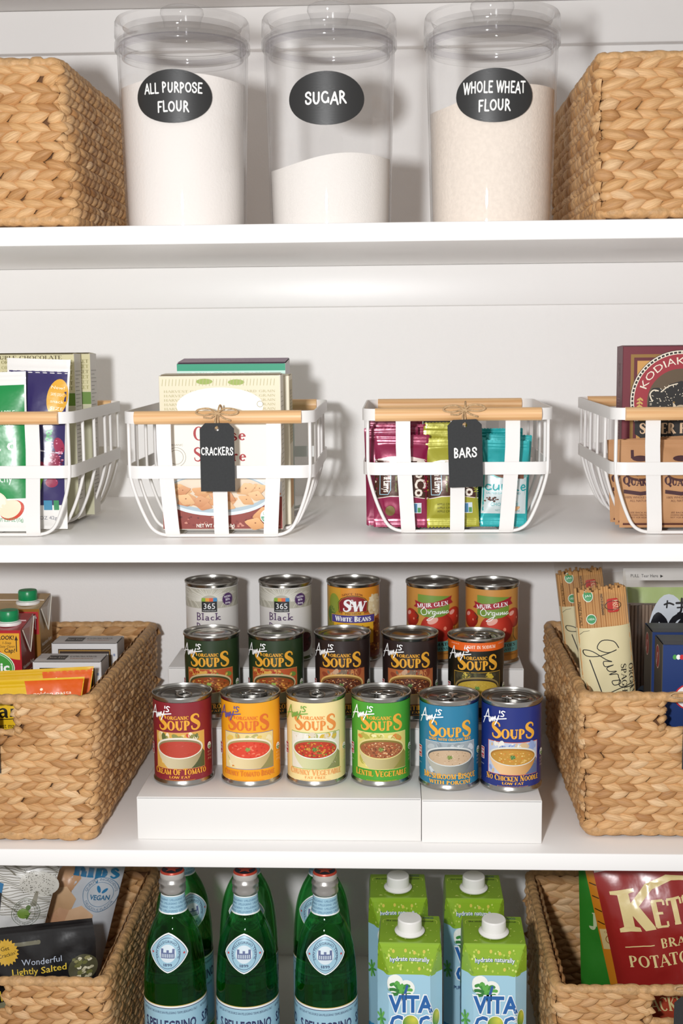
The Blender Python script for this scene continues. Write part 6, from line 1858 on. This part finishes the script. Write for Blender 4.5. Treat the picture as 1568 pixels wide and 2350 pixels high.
for x, y, rz, lb in ((-.2855, .080, -.06, 'green water bottle at the front left beside the snack basket'), (-.1930, .080, .02, 'green water bottle in the middle of the front row'), (-.0925, .080, .04, 'green water bottle at the front right beside the coconut water'),
                     (-.2935, .195, .55, 'green water bottle behind the front left bottle'), (-.2045, .195, .05, 'green water bottle behind the middle front bottle'), (-.1035, .195, -.25, 'green water bottle behind the front right bottle')):
    bottle(x, y, rz, lb)

# ------------------------------------------------------------------ coconut water cartons
def oct_ring(w, d, c, z, yo=0.0):
    x, y = w / 2, d / 2
    return [(-x + c, -y + yo, z), (x - c, -y + yo, z), (x, -y + c + yo, z), (x, y - c + yo, z), (x - c, y + yo, z), (-x + c, y + yo, z), (-x, y - c + yo, z), (-x, -y + c + yo, z)]
CW, CD, CH = .0810, .070, .232
G1, SKY = '#8fb52c', '#a5cfe2'
b = MB()
# rings: foot square -> bevelled waist -> green shoulder -> sloped top
rings = [oct_ring(.077, .066, .002, .0), oct_ring(.0772, .0662, .002, .004), oct_ring(CW, CD, .0135, .045), oct_ring(CW, CD, .0150, .186), oct_ring(CW * .97, CD, .004, .2215), oct_ring(CW * .95, CD * .99, .0015, .2260)]
top = [(-CW * .465, -CD * .48, .2272), (CW * .465, -CD * .48, .2272), (CW * .46, CD * .48, .2310), (-CW * .46, CD * .48, .2310)]
st = len(b.v)
for rg in rings: b.v += rg
for j in range(len(rings) - 1):
    for i in range(8):
        i2 = (i + 1) % 8
        b.face((st + j * 8 + i, st + j * 8 + i2, st + (j + 1) * 8 + i2, st + (j + 1) * 8 + i), hx(SKY) if j < 3 else hx(G1))
b.face([st + i for i in range(8)][::-1], hx(SKY))
L = st + (len(rings) - 1) * 8
tp = len(b.v); b.v += top
for f in ((L, L + 1, tp + 1, tp), (L + 1, L + 2, tp + 1), (L + 2, L + 3, tp + 2, tp + 1), (L + 3, L + 4, tp + 2), (L + 4, L + 5, tp + 3, tp + 2), (L + 5, L + 6, tp + 3), (L + 6, L + 7, tp, tp + 3), (L + 7, L, tp), (tp, tp + 1, tp + 2, tp + 3)): b.face(f, hx('#86aa2c'))
CART = b.mesh('carton_body', mat_print('coated_carton', .3, coat=.4), recalc=True)
def ctop(u, v, h): return Vector((u, -CD * .48 + v, .2272 + v / (CD * .96) * .0038 + h))
def cfront(u, v, h):
    t = min(1.0, max(0.0, (v - .186) / .0355))
    c = .0150 - .011 * t if v >= .045 else .0135
    wd = CW / 2 * (1 - .03 * t)
    hw = wd - c
    y0 = -CD / 2
    if abs(u) > hw:                                     # wrap on to the bevelled corner
        e = min(abs(u) - hw, c * 1.40)
        return Vector(((hw + e * .7071 + h * .7) * (1 if u > 0 else -1), y0 + e * .7071 - h * .7, v))
    return Vector((u, y0 - h, v))
A = Art(.00012, .004)
HW = CW / 2
A.poly([(-.046, .2215), (-.046, .196), (-.0405, .188), (-.030, .184), (-.012, .187), (.010, .1875), (.026, .184), (.034, .184), (.040, .190), (.046, .196), (.046, .2215)], G1)
A.up().speck(-.040, .189, .040, .220, 54, .0016, ['#c3d65e', '#7ea324', '#d6e27c', '#b5cc44'], 3, asp=1.4)
A.up()
for q in range(5): A.ell((-.02, -.005, .006, .018, .012)[q], (.2165, .2175, .2150, .2165, .194)[q], .0018, .0026, '#d9c95a', 10)
A.text('hydrate naturally', .0005, .2040, .0058, '#2f6a8a', 'sans', width=.049, bold=.05, curve=-.0015); A.up().text('hydrate naturally', .0, .2043, .0058, '#ffffff', 'sans', width=.049, bold=.01, curve=-.0015)
# palm, words, coconuts, beach
A.poly([(-.046, .0), (.046, .0), (.046, .042), (.01, .050), (-.046, .046)], '#3f8fc0'); A.poly([(-.046, .0), (.046, .0), (.046, .026), (-.046, .032)], '#e2d3a8')
A.ell(-.018, .1735, .0105, .0125, '#f4f6ee', 18); A.ell(-.004, .168, .0105, .0110, '#f4f6ee', 18)
A.up()
for k, (du, dv) in enumerate(((-.012, .013), (-.006, .016), (-.014, .004), (.010, .011), (.013, .004), (-.010, -.004), (.011, -.004), (.002, .012))):
    A.stroke([(-.011, .163), (-.011 + du * .6, .163 + dv * .75), (-.011 + du, .163 + dv * .7)], .0042, ('#3f8f3a', '#5fae4a', '#2f7a34')[k % 3], smooth=3)
A.stroke([(-.006, .160), (-.003, .171)], .0032, '#2a5aa0')
def vword(txt, v, s, wdt, u=0.0):
    A.text(txt, u, v, s, '#eef4f6', 'sans', width=wdt + .003, bold=.09); A.up().text(txt, u, v, s, '#2062a8', 'sans', width=wdt, bold=.035); A.layer -= 1
vword('VITA', .1370, .0215, .056, .0015); A.up(2)
vword('C', .1120, .0200, .0165, -.0165); vword('C', .1120, .0200, .0165, .0190)
A.up(2)
for u, v, ru, rv in ((.0012, .1220, .0098, .0105), (.0345, .1270, .0060, .0112)):
    A.ell(u, v, ru + .0012, rv + .0012, '#f4f6ee', 22); A.up().ell(u, v, ru, rv, rgrad('#d8d44a', '#3f8a2c', u + ru * .4, v + rv * .5, ru * 1.5, rv * 1.5), 22); A.layer -= 1
A.up(); A.text('PURE COCONUT WATER', 0, .0995, .0048, '#2a4a7a', 'sans', width=.054, bold=.02)
for k in range(7): A.stroke([(-.0385, .1235), (-.0385 + .0065 * cos(k * .9), .1235 + .011 * sin(k * .9))], .003, ('#4f9a3c', '#6fb84a')[k % 2])
A.text('100% NATURAL 33.8 FL OZ', 0, .012, .003, '#6a5a3a', 'sans')
CFR = A.mesh('front_print', cfront, mat_print('coated_carton'))
A = Art(.00015, .006)
A.text('like sticking a straw in a coconut', 0, .052, .0038, '#22301a', 'sans', width=.060, bold=.02); A.stroke([(-.034, .048), (-.028, .058), (.028, .058), (.034, .048)], .0009, '#c8d85a', smooth=4)
A.text('VITA COCO', .018, .0595, .0050, '#2a4a6a', 'sans', bold=.03, width=.024)
A.speck(-.034, .004, .034, .048, 46, .0015, ['#c3d65e', '#7ea324', '#d6e27c'], 4)
CTP = A.mesh('top_print', ctop, mat_print('coated_carton'))
A = Art(.00015, .02)
def cside(u, v, h): return Vector((-CW / 2 - h, -u, v))
A.rect(-.019, .0, .019, .03, '#e2d3a8'); A.rect(-.019, .03, .019, .048, '#3f7fa8'); A.up().text('VITA', 0, .140, .016, '#1f5a9c', 'sans', bold=.05, width=.035); A.text('COCO', 0, .119, .014, '#1f5a9c', 'sans', bold=.05, width=.035); A.text('COCONUT', 0, .103, .005, '#2a4a7a', 'sans', width=.03)
for k in range(6): A.stroke([(.0, .160), (.012 * cos(k), .165 + .010 * sin(k))], .004, '#4f9a3c')
CSD = A.mesh('side_print', cside, mat_print('coated_carton'))
b = MB()
n = 40
bi = len(b.v)
pr = [(.0185, .0), (.0190, .0015), (.0168, .0035), (.0152, .0045), (.0148, .017), (.0138, .0185), (.0001, .0188)]
for q, z in pr:
    for i in range(n): b.v.append((q * (1 + (.02 if i % 2 and .004 < z < .0175 else 0)) * sin(2 * PI * i / n), -q * (1 + (.02 if i % 2 and .004 < z < .0175 else 0)) * cos(2 * PI * i / n), z))
for j in range(len(pr) - 1):
    for i in range(n): b.face((bi + j * n + i, bi + j * n + (i + 1) % n, bi + (j + 1) * n + (i + 1) % n, bi + (j + 1) * n + i))
CCAP = b.mesh('screw_cap', mat('white_plastic'), smooth=math.radians(35))
def coco(x, y, rz, label):
    r = empty('coconut_water_carton', (x, y, Zs), rz, label, 'carton', 'coconut water cartons')
    link('carton_body', CART, r); link('front_print', CFR, r); link('top_print', CTP, r); link('side_print', CSD, r)
    c = link('screw_cap', CCAP, r); c.location = (0, -.010, .2310); c.rotation_euler = (.06, 0, 0)
for x, y, rz, lb in ((.0140, .0850, -.02, 'green coconut water carton at the front left, nearest the bottles'), (.1190, .0850, -.01, 'green coconut water carton at the front right, nearest the chip basket'),
                     (-.0010, .2150, .02, 'green coconut water carton behind the front left carton'), (.1015, .2150, .0, 'green coconut water carton behind the front right carton')):
    coco(x, y, rz, lb)

# ------------------------------------------------------------------ snack bags in the bottom left basket
Zb4 = Z4 + .0105
A = Art(.0002, .008)
R = random.Random(2)
for k in range(44):                                     # engraved hills and sky lines
    v = .205 + k * .0022
    A.stroke([(-.0695 + i * .0139, v + .004 * sin(i * .9 + k * .35) + .002 * sin(i * 2.1 + k)) for i in range(11)], .0008, '#6f6a5c' if k % 3 else '#8c8778', smooth=3, caps=False)
A.up().ell(.050, .262, .026, .017, '#c9c6bd', 24); A.up().speck(.026, .247, .070, .277, 150, .0010, ['#4c483e', '#7c786a'], 3)
A.poly([(.046, .232), (.054, .232), (.052, .252), (.048, .252)], '#8b8676')
A.rect(-.069, .08, .069, .214, '#d5d4d2').up()
A.poly([(-.066, .242), (.005, .241), (.011, .210), (-.066, .208)], '#17161a'); A.poly([(-.066, .254), (.004, .253), (.005, .241), (-.066, .242)], '#2f74a4').up()
A.text('THE', -.006, .226, .006, '#f0f0f0', 'sans'); A.text('Daily', -.010, .215, .007, '#f0f0f0', 'serif')
A.ring(.043, .222, .0180, .0182, .0006, '#5c6650', 40); A.ring(.043, .222, .0122, .0126, .0005, '#5c6650', 32); A.text('AUTHENTIC INDIAN SPICES', .043, .222, .0028, '#4a5240', 'sans', arc=.0138, width=.042); A.text('AUTHENTIC INDIAN SPICES', .043, .222, .0028, '#4a5240', 'sans', arc=-.0162, width=.046)
A.ell(.040, .2205, .0080, .0068, '#6f8c3a', 16); A.ell(.0445, .229, .0032, .0036, '#4f6b2c', 14); A.poly([(.047, .213), (.050, .224), (.042, .219)], '#4f6b2c')
A.text('N', .027, .1790, .0190, '#6b8f2c', 'bold', slant=.1, width=.024); A.text('RICE CHIPS', 0, .165, .006, '#5c6650', 'sans')
pouch('snack_bag', (-.5915, .1500, Zb4), (-.06, .25, 0), .140, .300, .040, '#d9d7d2', 'white snack bag with engraved landscape print, bottom left basket', 'bag', A, seed=71, wr=.004, crimp=(.008, .012))
A = Art(.0002, .008)
A.rect(-.079, .02, .012, .226, '#a47a58').up()
def chip(u, v, s, rot, c):
    q = [(-1, -.7), (.2, -1), (1.05, -.2), (.8, .75), (-.3, 1.0), (-1, .4)]
    A.poly([(u + (x * cos(rot) - y * sin(rot)) * s, v + (x * sin(rot) + y * cos(rot)) * s) for x, y in q], vgrad(mixc(c, '#6a3c20', .3), mixc(c, '#fff0d8', .15), v - s, v + s)); A.up()
for u, v, s, rt, c in ((.004, .224, .018, .3, '#c9986c'), (-.038, .200, .024, -.4, '#b8825a'), (-.004, .188, .024, .5, '#d0a578'), (.006, .158, .024, .1, '#c08a62'), (.030, .165, .021, -.3, '#d3a880'), (-.04, .150, .024, .6, '#b98560'), (-.01, .130, .022, 0, '#c9966c')): chip(u, v, s, rt, c)
A.text('hips', .044, .2290, .0260, '#2a74a0', 'bold', width=.066)
A.up().ell(.055, .2050, .0258, .0250, '#c4c9cf', 40).up().ring(.055, .2050, .0256, .0248, .0007, '#2f6c92', 44); A.ring(.055, .2050, .0186, .0178, .0006, '#2f6c92', 40)
A.text('QUALITY INGREDIENTS', .055, .2050, .0036, '#2f5c80', 'sans', arc=.0202, width=.056); A.text('DELICIOUS FLAVOR', .055, .2050, .0036, '#2f5c80', 'sans', arc=-.0238, width=.052)
A.text('VEGAN', .055, .1970, .0070, '#2f6c92', 'sans', bold=.03, width=.029); A.ell(.0515, .2125, .0025, .0058, '#2a78a8', 12, .45); A.ell(.0605, .2105, .0023, .0052, '#2a78a8', 12, -.8)
pouch('snack_bag', (-.4947, .2350, Zb4), (-.05, .15, 0), .160, .296, .045, '#c3c6cb', 'pale blue chips bag with a round vegan badge, bottom left basket', 'bag', A, seed=72, wr=.004, crimp=(.008, .012), shape=lambda u, v: u * (.70 + .30 * min(1, v / .27) ** 1.4))
A = Art(.0002, .006)
A.rrect(-.019, .1880, .016, .1930, .0024, '#6f6c58').up()
A.star(-.030, .1820, .0170, .0138, 20, '#d3a838', .1).up(); A.text('Get', -.031, .1845, .0048, '#1c1a12', 'sans', rot=.16, width=.012); A.text("Crackin'", -.029, .1770, .0046, '#1c1a12', 'sans', rot=.16, width=.024)
A.text('Wonderful', .016, .1645, .0074, '#b9c2d2', 'sans', width=.054, rot=.02); A.text('Lightly Salted', .012, .1535, .0078, '#d8b83c', 'sans', width=.074, rot=.02, bold=.012)
A.ell(.070, .152, .019, .017, '#4c4a34', 24).up().speck(.058, .138, .082, .166, 22, .0046, ['#b9b294', '#8f8a5c', '#d6cfb4', '#6a6a3a'], 5)
A.text('PISTACHIOS', 0, .12, .014, '#d8b83c', 'sans', width=.12); A.ell(-.04, .09, .03, .03, '#8f8a6c', 20)
pouch('nut_bag', (-.4550, .0900, Zb4), (-.05, -.12, 0), .172, .213, .028, '#131214', 'black pistachio bag with a yellow starburst at the basket front', 'bag', A, seed=73, wr=.003, crimp=(.006, .012), shape=lambda u, v: u * (.72 + .28 * min(1, v / .18)))
# ------------------------------------------------------------------ chip bags in the bottom right basket
A = Art(.0002, .008)
CR = '#d8c48a'
A.rect(-.087, .298, .087, .312, '#bdb9b4').up()
for k in range(6): A.stroke([(-.086, .2995 + k * .0022), (.086, .2995 + k * .0022)], .0005, '#8f8b88', caps=False)
def slabK(u, v, s):
    A.poly([(u + x * s, v + y * s) for x, y in [(0, 0), (.52, 0), (.50, .10), (.38, .13), (.38, .40), (.62, .0), (.88, .02), (.86, .10), (.58, .60), (1.0, .95), (1.5, 1.08), (1.9, 1.0), (1.92, 1.10), (1.4, 1.22), (.85, 1.08), (.40, .70), (.40, .92), (.55, .95), (.55, 1.03), (-.05, 1.03), (-.05, .95), (.12, .92), (.12, .13), (0, .10)]], CR)
slabK(-.0715, .2200, .0515)
A.text('ETTLE', -.0265, .2235, .0315, CR, 'bold', align='l', width=.098)
A.text('BRAND', -.0240, .1955, .0120, CR, 'serif', align='l', width=.056); A.stroke([(-.069, .2000), (-.033, .2005)], .0013, CR)
A.text('POTATO CHIPS', -.0680, .1725, .0150, CR, 'serif', align='l', width=.140)
A.rect(-.080, .03, .08, .145, '#a5402a').up(); A.stroke([(-.075, .143), (.08, .143)], .001, CR); A.text('BACKYARD BARBEQUE', -.062, .1130, .0185, CR, 'serif', align='l', width=.175)
pouch('chip_bag', (.3960, .1120, Zb4), (-.08, -.20, 0), .176, .312, .055, '#8e1f1c', 'red potato chip bag with cream lettering, bottom right basket', 'bag', A, seed=81, wr=.004, crimp=(.008, .014), nu=30, pinch=.03)
A = Art(.0002, .008)
A.rect(-.0735, .168, -.050, .197, '#c9b27c').up().ring(-.062, .182, .0062, .0062, .001, '#8a5a1c'); A.text('GF', -.062, .180, .0042, '#8a5a1c', 'sans', width=.0065); A.text('Certified', -.062, .1915, .0026, '#8a5a1c', 'sans')
for k in range(4): A.stroke([(-.073, .262 - k * .018), (-.066, .258 - k * .018)], .0015, '#3a2410')
pouch('chip_bag', (.3820, .1720, Zb4), (-.05, -.22, 0), .150, .306, .036, '#c47a1c', 'orange snack bag squeezed between the red and green bags', 'bag', A, seed=82, wr=.003, crimp=(.008, .012), pinch=.0)
A = Art(.0002, .008)
A.text('J.', -.048, .1560, .024, '#b9c29a', 'serif')
pouch('chip_bag', (.3240, .2280, Zb4), (-.04, -.03, 0), .140, .285, .036, '#2c7a24', 'green snack bag at the back of the chip basket', 'bag', A, seed=83, wr=.005, crimp=(.008, .012), pinch=.0)
